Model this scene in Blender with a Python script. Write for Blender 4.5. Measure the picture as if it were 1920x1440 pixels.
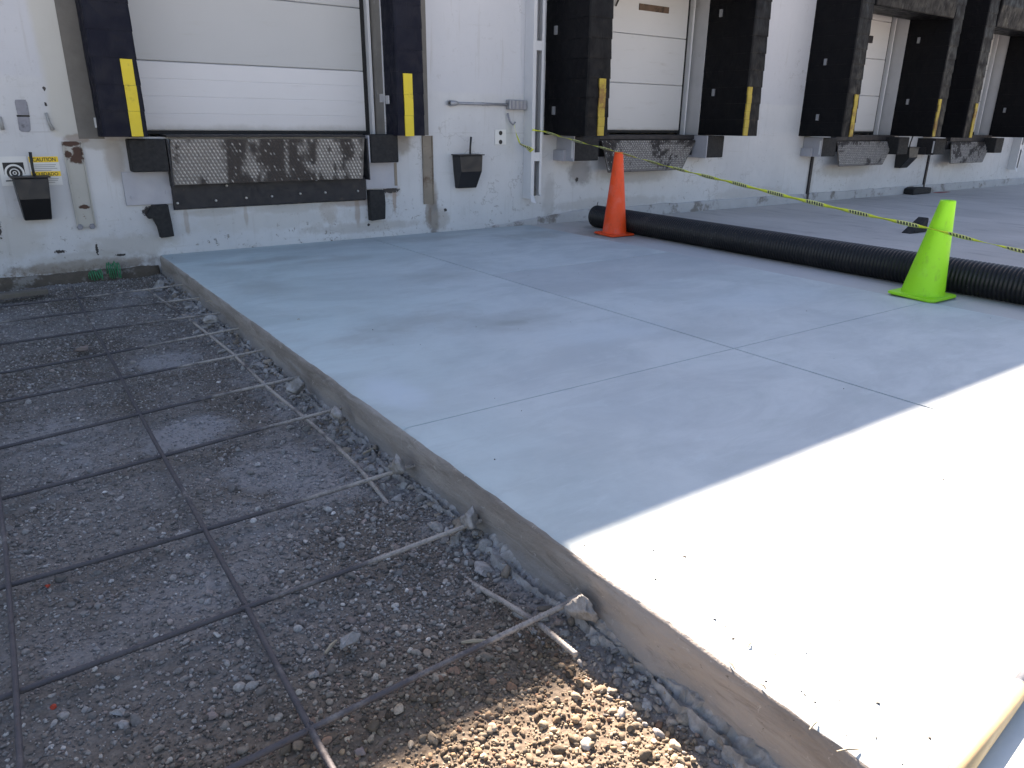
import bpy, math, random
import numpy as np
from mathutils import Matrix, Vector, Euler

random.seed(7); RNG = np.random.default_rng(11)
S = bpy.context.scene
for o in list(bpy.data.objects): bpy.data.objects.remove(o)
COL = S.collection

# ------------------------------------------------------------------ camera
CAM = np.array([0.0, -7.4565, 1.2])            # 1.2 m above the new slab
ROT = np.array([[0.818913, -0.573812, 0.010989],
                [0.185298, 0.282472, 0.941209],
                [0.543181, 0.768732, -0.337646]])  # right, up, forward
FPX = 1365.98                                   # focal length for a 1920 px wide picture
cd = bpy.data.cameras.new('camera'); cd.sensor_width = 36.0; cd.lens = FPX / 1920 * 36.0
cd.clip_start = 0.05; cd.clip_end = 2000
camo = bpy.data.objects.new('camera', cd); COL.objects.link(camo)
mw = Matrix.Identity(4)
for i in range(3):
    mw[i][0] = ROT[0][i]; mw[i][1] = ROT[1][i]; mw[i][2] = -ROT[2][i]; mw[i][3] = CAM[i]
camo.matrix_world = mw
S.camera = camo

# ------------------------------------------------------------------ light
SUN_DIR = Vector((0.62, 1.2, 1.0)).normalized()      # towards the sun: behind the dock building
world = bpy.data.worlds.new('World'); S.world = world; world.use_nodes = True
wn = world.node_tree; wn.nodes.clear()
wo = wn.nodes.new('ShaderNodeOutputWorld'); wb = wn.nodes.new('ShaderNodeBackground')
sky = wn.nodes.new('ShaderNodeTexSky'); sky.sky_type = 'NISHITA'; sky.sun_disc = False
sky.sun_elevation = math.asin(SUN_DIR.z); sky.sun_rotation = math.atan2(SUN_DIR.x, SUN_DIR.y)
sky.air_density = 1.0; sky.dust_density = 1.2; sky.ozone_density = 1.0
wb.inputs['Strength'].default_value = 0.05
wn.links.new(sky.outputs[0], wb.inputs[0]); wn.links.new(wb.outputs[0], wo.inputs[0])
sl = bpy.data.lights.new('sun', 'SUN'); sl.energy = 5.0; sl.angle = math.radians(0.53); sl.color = (1.0, 0.93, 0.82)
so = bpy.data.objects.new('sun', sl); COL.objects.link(so)
so.rotation_euler = SUN_DIR.to_track_quat('Z', 'Y').to_euler(); so.location = (4, 10, 20)
S.view_settings.view_transform = 'Standard'; S.view_settings.look = 'None'
S.view_settings.gamma = 1.0; S.view_settings.use_curve_mapping = False
S.view_settings.exposure = 2.58
S.view_settings.use_white_balance = True       # the phone's white balance leans warm in the shade
S.view_settings.white_balance_temperature = 7150
S.view_settings.white_balance_tint = 18

# ------------------------------------------------------------------ helpers
def at(x, y, **k):
    """photo pixel (1920 x 1440) -> point where its ray meets the plane X=, Y= or Z="""
    d = ROT.T @ np.array([(x - 960) / FPX, -(y - 720) / FPX, 1.0])
    (ax, v), = k.items(); i = 'XYZ'.index(ax)
    return CAM + d * (v - CAM[i]) / d[i]

_T = np.random.default_rng(3).random((256, 256))
def vnoise(x, y, s, seed=0):
    x = np.asarray(x, float) * s + seed * 17.3; y = np.asarray(y, float) * s + seed * 31.7
    xi = np.floor(x).astype(int); yi = np.floor(y).astype(int); fx = x - xi; fy = y - yi
    fx = fx * fx * (3 - 2 * fx); fy = fy * fy * (3 - 2 * fy)
    g = lambda a, b: _T[a & 255, b & 255]
    return (g(xi, yi) * (1 - fx) + g(xi + 1, yi) * fx) * (1 - fy) + (g(xi, yi + 1) * (1 - fx) + g(xi + 1, yi + 1) * fx) * fy
def fbm(x, y, s, seed=0, oct=4):
    t = 0; a = 1; n = 0
    for k in range(oct):
        t = t + a * vnoise(x, y, s * 2 ** k, seed + k); n += a; a *= .5
    return t / n

class MB:
    """collects shapes (world coordinates), build() links them as ONE mesh object"""
    def __init__(s): s.v = []; s.f = []; s.m = []; s.cur = 0
    def add(s, vs, fs):
        b = len(s.v); s.v += [tuple(map(float, p)) for p in vs]
        for q in fs: s.f.append([i + b for i in q]); s.m.append(s.cur)
        return s
    def box(s, x0, x1, y0, y1, z0, z1):
        return s.add([(x0, y0, z0), (x1, y0, z0), (x1, y1, z0), (x0, y1, z0), (x0, y0, z1), (x1, y0, z1), (x1, y1, z1), (x0, y1, z1)],
                     [(3, 2, 1, 0), (4, 5, 6, 7), (0, 1, 5, 4), (1, 2, 6, 5), (2, 3, 7, 6), (3, 0, 4, 7)])
    def hexa(s, p):      # 8 corners ordered like box
        return s.add(p, [(3, 2, 1, 0), (4, 5, 6, 7), (0, 1, 5, 4), (1, 2, 6, 5), (2, 3, 7, 6), (3, 0, 4, 7)])
    def prism(s, prof, axis, a, b):   # closed profile, extruded along axis
        n = len(prof); P = []
        for t in (a, b):
            for (u, w) in prof:
                P.append({'x': (t, u, w), 'y': (u, t, w), 'z': (u, w, t)}[axis])
        F = [[i, (i + 1) % n, n + (i + 1) % n, n + i] for i in range(n)] + [list(range(n))[::-1], list(range(n, 2 * n))]
        return s.add(P, F)
    def loft(s, rings, closed=True, caps=(True, True)):
        n = len(rings[0]); P = [p for r in rings for p in r]; F = []
        for k in range(len(rings) - 1):
            for i in range(n if closed else n - 1):
                j = (i + 1) % n
                F.append([k * n + i, k * n + j, (k + 1) * n + j, (k + 1) * n + i])
        if closed and caps[0]: F.append(list(range(n))[::-1])
        if closed and caps[1]: F.append([(len(rings) - 1) * n + i for i in range(n)])
        return s.add(P, F)
    def tube(s, pts, rad, n=10, caps=(True, True)):
        pts = [Vector(p) for p in pts]; R = []
        rr = rad if hasattr(rad, '__len__') else [rad] * len(pts)
        t0 = (pts[1] - pts[0]).normalized(); up = Vector((0, 0, 1)) if abs(t0.z) < .9 else Vector((1, 0, 0))
        for i, p in enumerate(pts):
            t = (pts[min(i + 1, len(pts) - 1)] - pts[max(i - 1, 0)]).normalized()
            a = t.cross(up).normalized(); b = a.cross(t)
            R.append([p + rr[i] * (math.cos(2 * math.pi * k / n) * a + math.sin(2 * math.pi * k / n) * b) for k in range(n)])
        return s.loft(R, True, caps)
    def build(s, name, mats, parent=None, smooth=False, bevel=0, kind=None, label=None, recalc=True):
        off = Vector(parent.get('_o', (0, 0, 0))) if parent else Vector((0, 0, 0))
        me = bpy.data.meshes.new(name)
        V = [(p[0] - off[0], p[1] - off[1], p[2] - off[2]) for p in s.v]
        me.from_pydata(V, [], s.f)
        for m in (mats if isinstance(mats, (list, tuple)) else [mats]): me.materials.append(m)
        me.polygons.foreach_set('material_index', s.m)
        if smooth: me.polygons.foreach_set('use_smooth', [True] * len(me.polygons))
        me.validate(); me.update()
        if len(s.f) > 5 and recalc:
            import bmesh
            bm = bmesh.new(); bm.from_mesh(me); bmesh.ops.recalc_face_normals(bm, faces=bm.faces); bm.to_mesh(me); bm.free()
        return link(name, me, parent, bevel, kind, label)
def link(name, me, parent=None, bevel=0, kind=None, label=None):
    o = bpy.data.objects.new(name, me); COL.objects.link(o)
    if parent is not None: o.parent = parent; o['_o'] = parent.get('_o', (0, 0, 0))
    if bevel:
        b = o.modifiers.new('bevel', 'BEVEL'); b.width = bevel; b.segments = 2; b.limit_method = 'ANGLE'; b.angle_limit = math.radians(40)
    if kind: o['kind'] = kind
    if label: o['label'] = label
    return o
def thing(name, loc, label=None, cat=None, group=None, kind=None):
    o = bpy.data.objects.new(name, None); COL.objects.link(o); o.empty_display_size = .1
    o.location = loc; o['_o'] = tuple(float(v) for v in loc)
    return tag(o, label, cat, group, kind)
def tag(o, label=None, cat=None, group=None, kind=None):
    if label: o['label'] = label
    if cat: o['category'] = cat
    if group: o['group'] = group
    if kind: o['kind'] = kind
    return o
def npmesh(name, V, F, col=None, smooth=True):
    me = bpy.data.meshes.new(name); nv, nf, k = len(V), len(F), F.shape[1]
    me.vertices.add(nv); me.vertices.foreach_set('co', np.ascontiguousarray(V, np.float32).ravel())
    me.loops.add(nf * k); me.loops.foreach_set('vertex_index', np.ascontiguousarray(F, np.int32).ravel())
    me.polygons.add(nf); me.polygons.foreach_set('loop_start', np.arange(0, nf * k, k, dtype=np.int32))
    try: me.polygons.foreach_set('loop_total', np.full(nf, k, np.int32))
    except Exception: pass
    me.polygons.foreach_set('use_smooth', np.full(nf, smooth))
    me.update(calc_edges=True)
    if col is not None:
        ca = me.color_attributes.new('Col', 'FLOAT_COLOR', 'POINT')
        ca.data.foreach_set('color', np.ascontiguousarray(np.c_[col, np.ones(nv)], np.float32).ravel())
    return me

# ------------------------------------------------------------------ materials
class G:
    def __init__(s, name, rough=.8, metal=0., spec=.4):
        s.mat = bpy.data.materials.new(name); s.mat.use_nodes = True; s.nt = s.mat.node_tree; s.nt.nodes.clear()
        s.out = s.n('ShaderNodeOutputMaterial'); s.b = s.n('ShaderNodeBsdfPrincipled'); s.l(s.b.outputs[0], s.out.inputs[0])
        s.set('Roughness', rough); s.set('Metallic', metal); s.set('Specular IOR Level', spec)
    def n(s, t, **p):
        k = s.nt.nodes.new(t)
        for a, v in p.items(): setattr(k, a, v)
        return k
    def l(s, a, b): s.nt.links.new(a, b)
    def put(s, sock, v):
        if isinstance(v, bpy.types.NodeSocket): s.l(v, sock)
        elif isinstance(v, (tuple, list)) and len(v) == 3 and sock.type == 'RGBA': sock.default_value = (*v, 1)
        else: sock.default_value = v
    def set(s, name, v): s.put(s.b.inputs[name], v); return s
    def pos(s, scale=None):
        g = s.n('ShaderNodeNewGeometry').outputs['Position']
        if scale:
            m = s.n('ShaderNodeVectorMath', operation='MULTIPLY'); s.l(g, m.inputs[0]); m.inputs[1].default_value = scale; return m.outputs[0]
        return g
    def noise(s, scale, detail=4, rough=.55, stretch=None, dist=0., off=0.):
        t = s.n('ShaderNodeTexNoise'); v = s.pos(stretch)
        if off:
            m = s.n('ShaderNodeVectorMath', operation='ADD'); s.l(v, m.inputs[0]); m.inputs[1].default_value = (off, off * .7, off * 1.3); v = m.outputs[0]
        s.l(v, t.inputs['Vector'])
        t.inputs['Scale'].default_value = scale; t.inputs['Detail'].default_value = detail; t.inputs['Roughness'].default_value = rough; t.inputs['Distortion'].default_value = dist
        return t.outputs[0]
    def voro(s, scale, feature='F1', out='Distance', stretch=None):
        t = s.n('ShaderNodeTexVoronoi', feature=feature); s.l(s.pos(stretch), t.inputs['Vector']); t.inputs['Scale'].default_value = scale; return t.outputs[out]
    def ramp(s, fac, a, b, lo=0., hi=1., clampsmooth=True):
        m = s.n('ShaderNodeMapRange', interpolation_type='SMOOTHSTEP' if clampsmooth else 'LINEAR')
        s.put(m.inputs[0], fac); m.inputs[1].default_value = a; m.inputs[2].default_value = b; m.inputs[3].default_value = lo; m.inputs[4].default_value = hi
        return m.outputs[0]
    def mix(s, fac, a, b, mode='MIX'):
        m = s.n('ShaderNodeMix', data_type='RGBA', blend_type=mode); s.put(m.inputs[0], fac); s.put(m.inputs[6], a); s.put(m.inputs[7], b); return m.outputs[2]
    def math(s, op, a, b=None):
        m = s.n('ShaderNodeMath', operation=op); s.put(m.inputs[0], a)
        if b is not None: s.put(m.inputs[1], b)
        return m.outputs[0]
    def axis(s, i):
        x = s.n('ShaderNodeSeparateXYZ'); s.l(s.pos(), x.inputs[0]); return x.outputs[i]
    def spot(s, c, r, rag=.6, nscale=6., soft=.5):
        """ragged blotch round a point (a stain with a shape of its own)"""
        a = s.n('ShaderNodeVectorMath', operation='SUBTRACT'); s.l(s.pos(), a.inputs[0]); a.inputs[1].default_value = c
        d = s.n('ShaderNodeVectorMath', operation='DIVIDE'); s.l(a.outputs[0], d.inputs[0]); d.inputs[1].default_value = r
        ln = s.n('ShaderNodeVectorMath', operation='LENGTH'); s.l(d.outputs[0], ln.inputs[0])
        q = s.math('ADD', ln.outputs['Value'], s.math('MULTIPLY', s.math('SUBTRACT', s.noise(nscale, 5, .65), .5), rag * 2))
        return s.ramp(q, 1.0, 1.0 - soft)
    def bump(s, h, strength=.5, dist=.01, prev=None):
        b = s.n('ShaderNodeBump'); s.put(b.inputs['Height'], h); b.inputs['Strength'].default_value = strength; b.inputs['Distance'].default_value = dist
        if prev is not None: s.l(prev, b.inputs['Normal'])
        return b.outputs[0]
    def attr(s, name='Col'): return s.n('ShaderNodeVertexColor', layer_name=name).outputs[0]
    def done(s, col, normal=None):
        s.set('Base Color', col)
        if normal is not None: s.l(normal, s.b.inputs['Normal'])
        return s.mat

def simple(name, c, rough=.7, metal=0., var=.25, nscale=12., bump=.15, bdist=.003, dirt=None, dlo=.55, dhi=.75, spec=.4):
    g = G(name, rough, metal, spec)
    col = g.mix(g.noise(nscale, 5, .6), tuple(v * (1 - var) for v in c), tuple(min(1, v * (1 + var)) for v in c))
    if dirt: col = g.mix(g.ramp(g.noise(nscale * .6, 6, .7, off=3.1), dlo, dhi), col, dirt)
    g.set('Roughness', g.ramp(g.noise(nscale * 2, 3, .5, off=7.), .3, .7, rough - .08, min(1, rough + .1)))
    return g.done(col, g.bump(g.noise(nscale * 5, 5, .6), bump, bdist))

def mat_wall():
    g = G('painted_wall', .62)
    z = g.axis(2)
    col = g.mix(g.ramp(g.noise(.9, 5, .6), .35, .7), (.545, .55, .555), (.47, .475, .485))
    # repainted band: paint coat changes tone above 1.5 m
    zz = g.math('ADD', z, g.math('MULTIPLY', g.noise(2., 3), .06))
    col = g.mix(g.ramp(zz, 1.51, 1.56), col, g.mix(g.noise(3, 4), (.475, .485, .51), (.515, .52, .54)))
    # roller marks, scuffs
    col = g.mix(g.ramp(g.noise(5, 6, .7, (1., 1., .35)), .56, .80, 0, .45), col, (.40, .40, .39))
    col = g.mix(g.ramp(g.noise(7, 7, .75, (.18, 1., 2.6), off=13.), .60, .72, 0, .40), col, (.40, .39, .375))
    cr = g.ramp(g.math('ABSOLUTE', g.math('SUBTRACT', g.noise(1.3, 6, .62, off=21.), .5)), .006, .0015)
    col = g.mix(g.math('MULTIPLY', cr, g.ramp(g.noise(.9, 2, off=17.), .5, .62, 0, .6)), col, (.27, .26, .25))
    # drips
    col = g.mix(g.ramp(g.noise(14, 4, .6, (1.4, 1., .09), off=5), .56, .76, 0, .38), col, (.33, .31, .28))
    # chipped paint, most of it low on the wall where trucks and ploughs scrape it
    low = g.ramp(z, .55, -.08)
    chip = g.math('MULTIPLY', g.ramp(g.noise(17, 6, .75, off=2.), .59, .64), g.ramp(g.noise(2.1, 3, off=9.), .33, .58))
    chip = g.math('MULTIPLY', chip, g.math('ADD', g.math('MULTIPLY', low, .95), .14))
    col = g.mix(chip, col, (.16, .14, .12))
    foot = g.math('MULTIPLY', g.ramp(g.math('ADD', z, g.math('MULTIPLY', g.noise(5, 7, .75), .34)), .20, .08), g.ramp(g.noise(20, 7, .8, off=4.), .47, .58))
    foot = g.math('MULTIPLY', foot, g.math('MAXIMUM', g.ramp(g.axis(0), 1.3, 1.1, 0, 1.), g.ramp(g.noise(1.6, 4, .6, off=12.), .38, .56, 0, .9)))
    col = g.mix(foot, col, (.20, .175, .15))
    # seam in the wall at dock height
    seam = g.math('MULTIPLY', g.ramp(g.math('ABSOLUTE', g.math('SUBTRACT', g.math('ADD', z, g.math('MULTIPLY', g.noise(3., 2), .01)), 1.09)), .006, .002), g.ramp(g.noise(2.6, 4, off=1.), .40, .6, 0, .55))
    col = g.mix(seam, col, (.34, .33, .32))
    x = g.axis(0)
    bx = g.math('ADD', x, g.math('MULTIPLY', g.noise(2.2, 4, .6, (1, 1, .5)), .16))
    beige = g.math('MULTIPLY', g.math('MULTIPLY', g.ramp(bx, .60, .66), g.ramp(x, .76, .74)), g.ramp(z, 1.03, 1.06, 0, .75))
    col = g.mix(beige, col, (.47, .455, .40))
    rust = (.20, .115, .06); soot = (.10, .085, .07); grey = (.33, .31, .28)
    for c, r, k, a, rag in [((4.15, 0, .18), (.085, .3, .34), soot, .75, .55), ((4.2, 0, .14), (.2, .3, .16), (.3, .26, .22), .55, .6), ((4.13, 0, .42), (.10, .3, .2), (.22, .16, .11), .5, .4),
                       ((3.2, 0, .385), (.35, .3, .06), rust, .45, .5), ((1.75, 0, .36), (.3, .3, .05), grey, .5, .5), ((2.5, 0, .36), (.5, .3, .06), grey, .5, .5),
                       ((3.78, 0, .98), (.13, .3, .16), (.24, .21, .18), .75, .4), ((.98, 0, .86), (.10, .3, .24), (.36, .33, .30), .85, .35), ((.86, 0, .99), (.18, .3, .06), grey, .7, .5), ((.60, 0, -.04), (.8, .3, .07), (.20, .165, .13), .8, .7), ((.1, 0, .25), (.3, .3, .25), (.42, .40, .36), .5, .6), ((1.25, 0, .60), (.3, .3, .2), (.40, .375, .34), .4, .7), ((2.3, 0, .25), (1.2, .3, .12), (.43, .42, .40), .5, .8), ((3.62, 0, .50), (.12, .3, .12), rust, .4, .8), ((2.9, 0, .30), (.12, .3, .15), (.30, .22, .15), .35, .7), ((1.5, 0, .30), (.03, .3, .16), (.25, .19, .14), .45, .5), ((2.05, 0, .32), (.025, .3, .14), (.27, .2, .14), .4, .5), ((3.22, 0, .28), (.04, .3, .2), (.24, .16, .10), .5, .5), ((3.66, 0, .42), (.03, .3, .22), (.22, .13, .07), .55, .5), ((3.3, 0, .12), (.9, .3, .07), (.33, .30, .27), .5, .8), ((1.0, 0, .12), (.5, .3, .12), (.36, .33, .29), .45, .8), ((.72, 0, 1.03), (.12, .3, .05), (.24, .19, .15), .7, .7), ((4.08, 0, .2), (.05, .3, .2), (.16, .12, .09), .6, .6), ((6.9, 0, .2), (1.4, .3, .10), (.38, .36, .34), .5, .8), ((9.8, 0, .2), (1.2, .3, .12), (.38, .36, .34), .45, .8),
                       ((6.3, 0, .62), (.25, .3, .22), (.20, .19, .185), .75, .5), ((7.3, 0, .55), (.9, .3, .14), (.34, .33, .32), .6, .5),
                       ((12.3, 0, .5), (1.1, .3, .16), (.36, .35, .33), .6, .5), ((15.6, 0, .62), (.6, .3, .2), (.30, .29, .28), .7, .5), ((11.3, 0, .3), (.14, .3, .6), (.36, .35, .34), .5, .5),
                       ((.62, 0, .02), (.6, .3, .08), grey, .4, .5), ((5.8, 0, .3), (.12, .3, .35), (.38, .37, .36), .6, .5)]:
        f = g.math('MULTIPLY', g.spot(c, r, rag, 9.), a); col = g.mix(f, col, k)
    # worn dark marks low on the wall
    for c, r in [((.435, 0, .10), (.05, .3, .016)), ((.02, 0, .36), (.035, .3, .14)), ((.72, 0, .10), (.012, .3, .06)), ((.90, 0, .03), (.05, .3, .012)), ((1.19, 0, .40), (.06, .3, .05)), ((3.34, 0, .14), (.02, .3, .015)),
                 ((4.30, 0, .245), (.022, .3, .022)), ((.55, 0, 1.42), (.012, .3, .02)), ((.54, 0, 1.3), (.012, .3, .016)), ((3.62, 0, .49), (.12, .3, .03)), ((6.25, 0, .52), (.03, .3, .03))]:
        col = g.mix(g.spot(c, r, 1.1, 55., .25), col, (.035, .03, .03))
    h = g.math('SUBTRACT', g.math('MULTIPLY', g.noise(38, 5, .65), .6), g.math('MULTIPLY', g.math('MAXIMUM', chip, foot), .8))
    g.set('Roughness', g.ramp(g.noise(8, 3), .3, .7, .5, .75))
    n = g.bump(g.noise(1.6, 3), .35, .02); return g.done(col, g.bump(h, .45, .004, n))

def mat_slab():
    g = G('new_concrete', .78, spec=.3)
    # curing compound lies teal where it is thick, greyer where it is thin
    xx = g.math('ADD', g.axis(0), g.math('MULTIPLY', g.axis(1), -.35))
    teal = g.ramp(g.math('ADD', xx, g.math('MULTIPLY', g.noise(.55, 4, .6), 2.2)), 5.6, 3.4)
    thin = g.mix(g.ramp(g.noise(1.7, 8, .68, (.8, 1.25, 1), .5), .34, .66), (.385, .405, .425), (.515, .53, .545))
    thick = g.mix(g.ramp(g.noise(1.5, 8, .68, (.8, 1.3, 1), .6, 3.), .34, .66), (.345, .405, .405), (.47, .545, .55))
    col = g.mix(teal, thin, thick)
    col = g.mix(g.ramp(g.noise(3.4, 8, .7, (.7, 1.5, 1), .8, 6.), .50, .70, 0, .55), col, (.36, .395, .40))
    col = g.mix(g.ramp(g.noise(5.5, 8, .75, (.6, 1.6, 1), .5, 9.), .56, .74, 0, .5), col, (.56, .60, .615))
    # trowel drags running along the dock
    col = g.mix(g.ramp(g.noise(9, 6, .7, (.3, 3.6, 1), off=2.), .54, .78, 0, .35), col, (.58, .61, .62))
    col = g.mix(g.ramp(g.noise(26, 5, .7, (.22, 2.6, 1), off=5.), .62, .72, 0, .45), col, (.30, .325, .33))
    col = g.mix(.28, col, (.50, .53, .535))
    col = g.mix(1., col, (1.04, 1.09, 1.08), 'MULTIPLY')
    y = g.axis(1); x = g.axis(0)
    # still damp: edge along the wall and a band in the right lane
    col = g.mix(g.ramp(g.math('ADD', y, g.math('MULTIPLY', g.noise(2.2, 4, stretch=(.5, 1, 1)), .6)), -.25, .15, 0, .45), col, (.32, .345, .345))
    band = g.math('MULTIPLY', g.ramp(g.math('ADD', y, g.math('MULTIPLY', g.noise(3, 4, off=6.), .35)), -3.3, -3.1), g.math('MULTIPLY', g.ramp(y, -2.39, -2.42), g.ramp(x, 3.33, 3.36)))
    col = g.mix(g.math('MULTIPLY', band, .35), col, (.37, .38, .395))
    for c, r, a in [((1.95, -.8, 0), (.75, .2, 1), .45), ((2.55, -1.05, 0), (.6, .22, 1), .35), ((2.1, -3.4, 0), (.6, .3, 1), .35), ((2.61, -3.78, 0), (.20, .10, 1), .5), ((2.6, -3.75, 0), (.6, .35, 1), .35),
                    ((1.7, -3.57, 0), (.35, .25, 1), .35), ((5.0, -.75, 0), (.7, .4, 1), .5), ((3.9, -.4, 0), (.9, .25, 1), .45), ((1.6, -1.9, 0), (.3, .5, 1), .35), ((2.9, -2.2, 0), (.5, .4, 1), .3)]:
        col = g.mix(g.math('MULTIPLY', g.spot(c, r, .75, 4., .9), a), col, (.30, .315, .30))
    for c, r, a in [((1.40, -4.5, 0), (.20, .34, 1), .8), ((3.0, -4.3, 0), (.6, .3, 1), .4), ((4.6, -4.2, 0), (.8, .5, 1), .35)]:
        col = g.mix(g.math('MULTIPLY', g.spot(c, r, .4, 5., .8), a), col, (.52, .60, .64))
    col = g.mix(g.ramp(g.noise(70, 4, .7), .68, .76, 0, .5), col, (.25, .25, .24))
    n = g.bump(g.noise(3, 3, stretch=(.4, 1.5, 1)), .25, .01)
    n = g.bump(g.noise(120, 4, .6, (.35, 1., 1)), .25, .002, n)
    g.set('Roughness', g.ramp(g.noise(2.4, 4, off=1.3), .3, .7, .62, .85))
    return g.done(col, n)
def mat_slab_side():
    g = G('form_face_concrete', .7)
    col = g.mix(g.ramp(g.noise(2.2, 7, .65, (1, .6, 3.5), .4), .34, .66), (.225, .20, .175), (.36, .33, .30))
    col = g.mix(g.ramp(g.noise(5, 7, .72, (1, .5, 2.6), .8, 3.), .50, .62, 0, .6), col, (.18, .158, .135))
    col = g.mix(g.ramp(g.noise(4, 7, .7, (1, .45, 5.), .6, 11.), .55, .66, 0, .75), col, (.34, .325, .31))
    col = g.mix(g.ramp(g.noise(30, 6, .78, (1, .8, 1.), 1., 8.), .60, .66, 0, .85), col, (.46, .43, .395))
    col = g.mix(g.ramp(g.noise(60, 4, .7, off=4.), .66, .72, 0, .7), col, (.07, .058, .05))
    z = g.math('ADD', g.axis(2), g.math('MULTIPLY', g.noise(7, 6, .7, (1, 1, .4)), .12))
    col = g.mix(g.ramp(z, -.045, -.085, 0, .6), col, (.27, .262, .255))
    n = g.bump(g.noise(9, 5, .6, (1, .5, 1.6)), .6, .012)
    return g.done(col, g.bump(g.noise(48, 6, .7, (1, .7, 1)), .8, .006, n))
def mat_ground():
    g = G('packed_base', .95, spec=.2)
    col = g.attr()
    v = g.voro(95.); f = g.noise(60, 6, .7)
    col = g.mix(g.ramp(f, .3, .75), g.mix(.35, col, (.04, .032, .025)), g.mix(.25, col, (.34, .30, .25)))
    n = g.bump(v, .5, .005); n = g.bump(g.noise(220, 4, .7), .5, .002, n)
    return g.done(col, n)
def mat_stone(name='stone', bs=.5):
    g = G(name, .88, spec=.25)
    col = g.mix(g.ramp(g.noise(130, 5, .7), .35, .7, 0, .45), g.attr(), (.10, .085, .07))
    return g.done(col, g.bump(g.noise(260, 4, .7), bs, .003))
def mat_rubble():
    g = G('broken_concrete', .92, spec=.2)
    col = g.mix(g.ramp(g.noise(18, 5, .65), .35, .7), (.26, .245, .225), (.44, .43, .42))
    col = g.mix(g.ramp(g.noise(50, 5, .7, off=2.), .6, .72, 0, .6), col, (.15, .135, .115))
    return g.done(col, g.bump(g.noise(110, 6, .7), .9, .006))
def mat_rebar():
    g = G('rebar_steel', .7, .35)
    x = g.axis(0)
    c = g.mix(g.noise(20, 5, .7), (.055, .052, .060), (.13, .122, .126))
    c = g.mix(g.ramp(g.noise(9, 5, .7, off=4.), .6, .75, 0, .45), c, (.13, .075, .05))
    cement = g.ramp(g.math('ADD', g.math('MULTIPLY', x, .42), g.noise(3.2, 6, .7, off=6.)), .74, .96)
    cement = g.math('MAXIMUM', cement, g.ramp(g.noise(2.2, 6, .75, off=2.), .56, .70, 0, .6))
    c = g.mix(g.math('MULTIPLY', cement, g.ramp(g.noise(90, 4, .7), .30, .5, .35, 1)), c, (.36, .33, .295))
    c = g.mix(g.ramp(g.noise(34, 6, .75, off=9.), .56, .68, 0, .7), c, (.045, .038, .036))
    g.set('Metallic', g.ramp(cement, 0, 1, .35, 0))
    return g.done(c, g.bump(g.noise(140, 4, .7), .5, .002))
def mat_vinyl(name, c1, c2):
    g = G(name, .55, spec=.16)
    col = g.mix(g.noise(4, 5, .6), c1, c2)
    col = g.mix(g.ramp(g.noise(6, 6, .7, (1, 1, .25), off=3.), .66, .9, 0, .3), col, (.018, .0175, .019))
    n = g.bump(g.noise(5, 4, .6, (1., 1., .5), .6), .7, .03); n = g.bump(g.noise(60, 3, .6), .15, .002, n)
    g.set('Roughness', g.ramp(g.noise(9, 4), .3, .7, .42, .68))
    return g.done(col, n)
def mat_yard():
    g = G('old_yard_concrete', .85, spec=.3)
    col = g.mix(g.ramp(g.noise(.5, 6, .6), .3, .7), (.42, .395, .37), (.52, .49, .46))
    col = g.mix(g.ramp(g.noise(2.4, 6, .7, (2.2, .5, 1), .3, 5.), .5, .72, 0, .55), col, (.25, .235, .23))
    col = g.mix(g.ramp(g.noise(8, 6, .7, (1.6, .4, 1), off=8.), .6, .78, 0, .6), col, (.33, .325, .31))
    # cement dust and slurry next to the fresh pour
    d = g.ramp(g.math('ADD', g.axis(0), g.math('MULTIPLY', g.noise(2.6, 5, .6), .5)), 6.35, 5.95)
    col = g.mix(g.math('MULTIPLY', d, g.ramp(g.axis(1), -.9, -2.0, .12, .85)), col, (.46, .475, .49))
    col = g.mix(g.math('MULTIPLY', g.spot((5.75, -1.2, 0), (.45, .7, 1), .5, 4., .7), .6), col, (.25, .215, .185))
    col = g.mix(g.ramp(g.noise(60, 5, .7), .62, .72, 0, .6), col, (.10, .095, .09))
    col = g.mix(g.spot((15.5, -.18, 0), (.35, .10, 1), .5, 8., .3), col, (.32, .09, .08))
    return g.done(col, g.bump(g.noise(45, 6, .7), .5, .005))
def mat_door(name, c, dirty=.5):
    g = G(name, .5, spec=.4)
    col = g.mix(g.noise(1.4, 5, .6), c, tuple(v * .9 for v in c))
    col = g.mix(g.ramp(g.noise(7, 6, .7, (.35, 1, 2.2)), .56, .8, 0, dirty), col, (.36, .34, .31))
    col = g.mix(g.ramp(g.math('ADD', g.axis(2), g.math('MULTIPLY', g.noise(6, 5, .7), .10)), 1.22, 1.14, 0, .55), col, (.30, .285, .26))
    return g.done(col, g.bump(g.noise(2.5, 3), .2, .01))
def mat_plate():
    g = G('tread_plate', .6, .45)
    return g.done(g.mix(g.ramp(g.noise(60, 4, .7), .4, .7, 0, .4), g.attr(), (.05, .035, .025)), g.bump(g.noise(90, 4, .6), .3, .002))
def mat_pipe():
    g = G('black_hdpe', .45, spec=.4)
    col = g.mix(g.ramp(g.noise(2.5, 6, .7, off=1.), .5, .8), (.009, .009, .010), (.035, .033, .032))
    col = g.mix(g.ramp(g.noise(26, 5, .8, (1., .5, 1.)), .66, .71, 0, .8), col, (.24, .235, .23))
    return g.done(col, g.bump(g.noise(40, 3), .15, .002))
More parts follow.
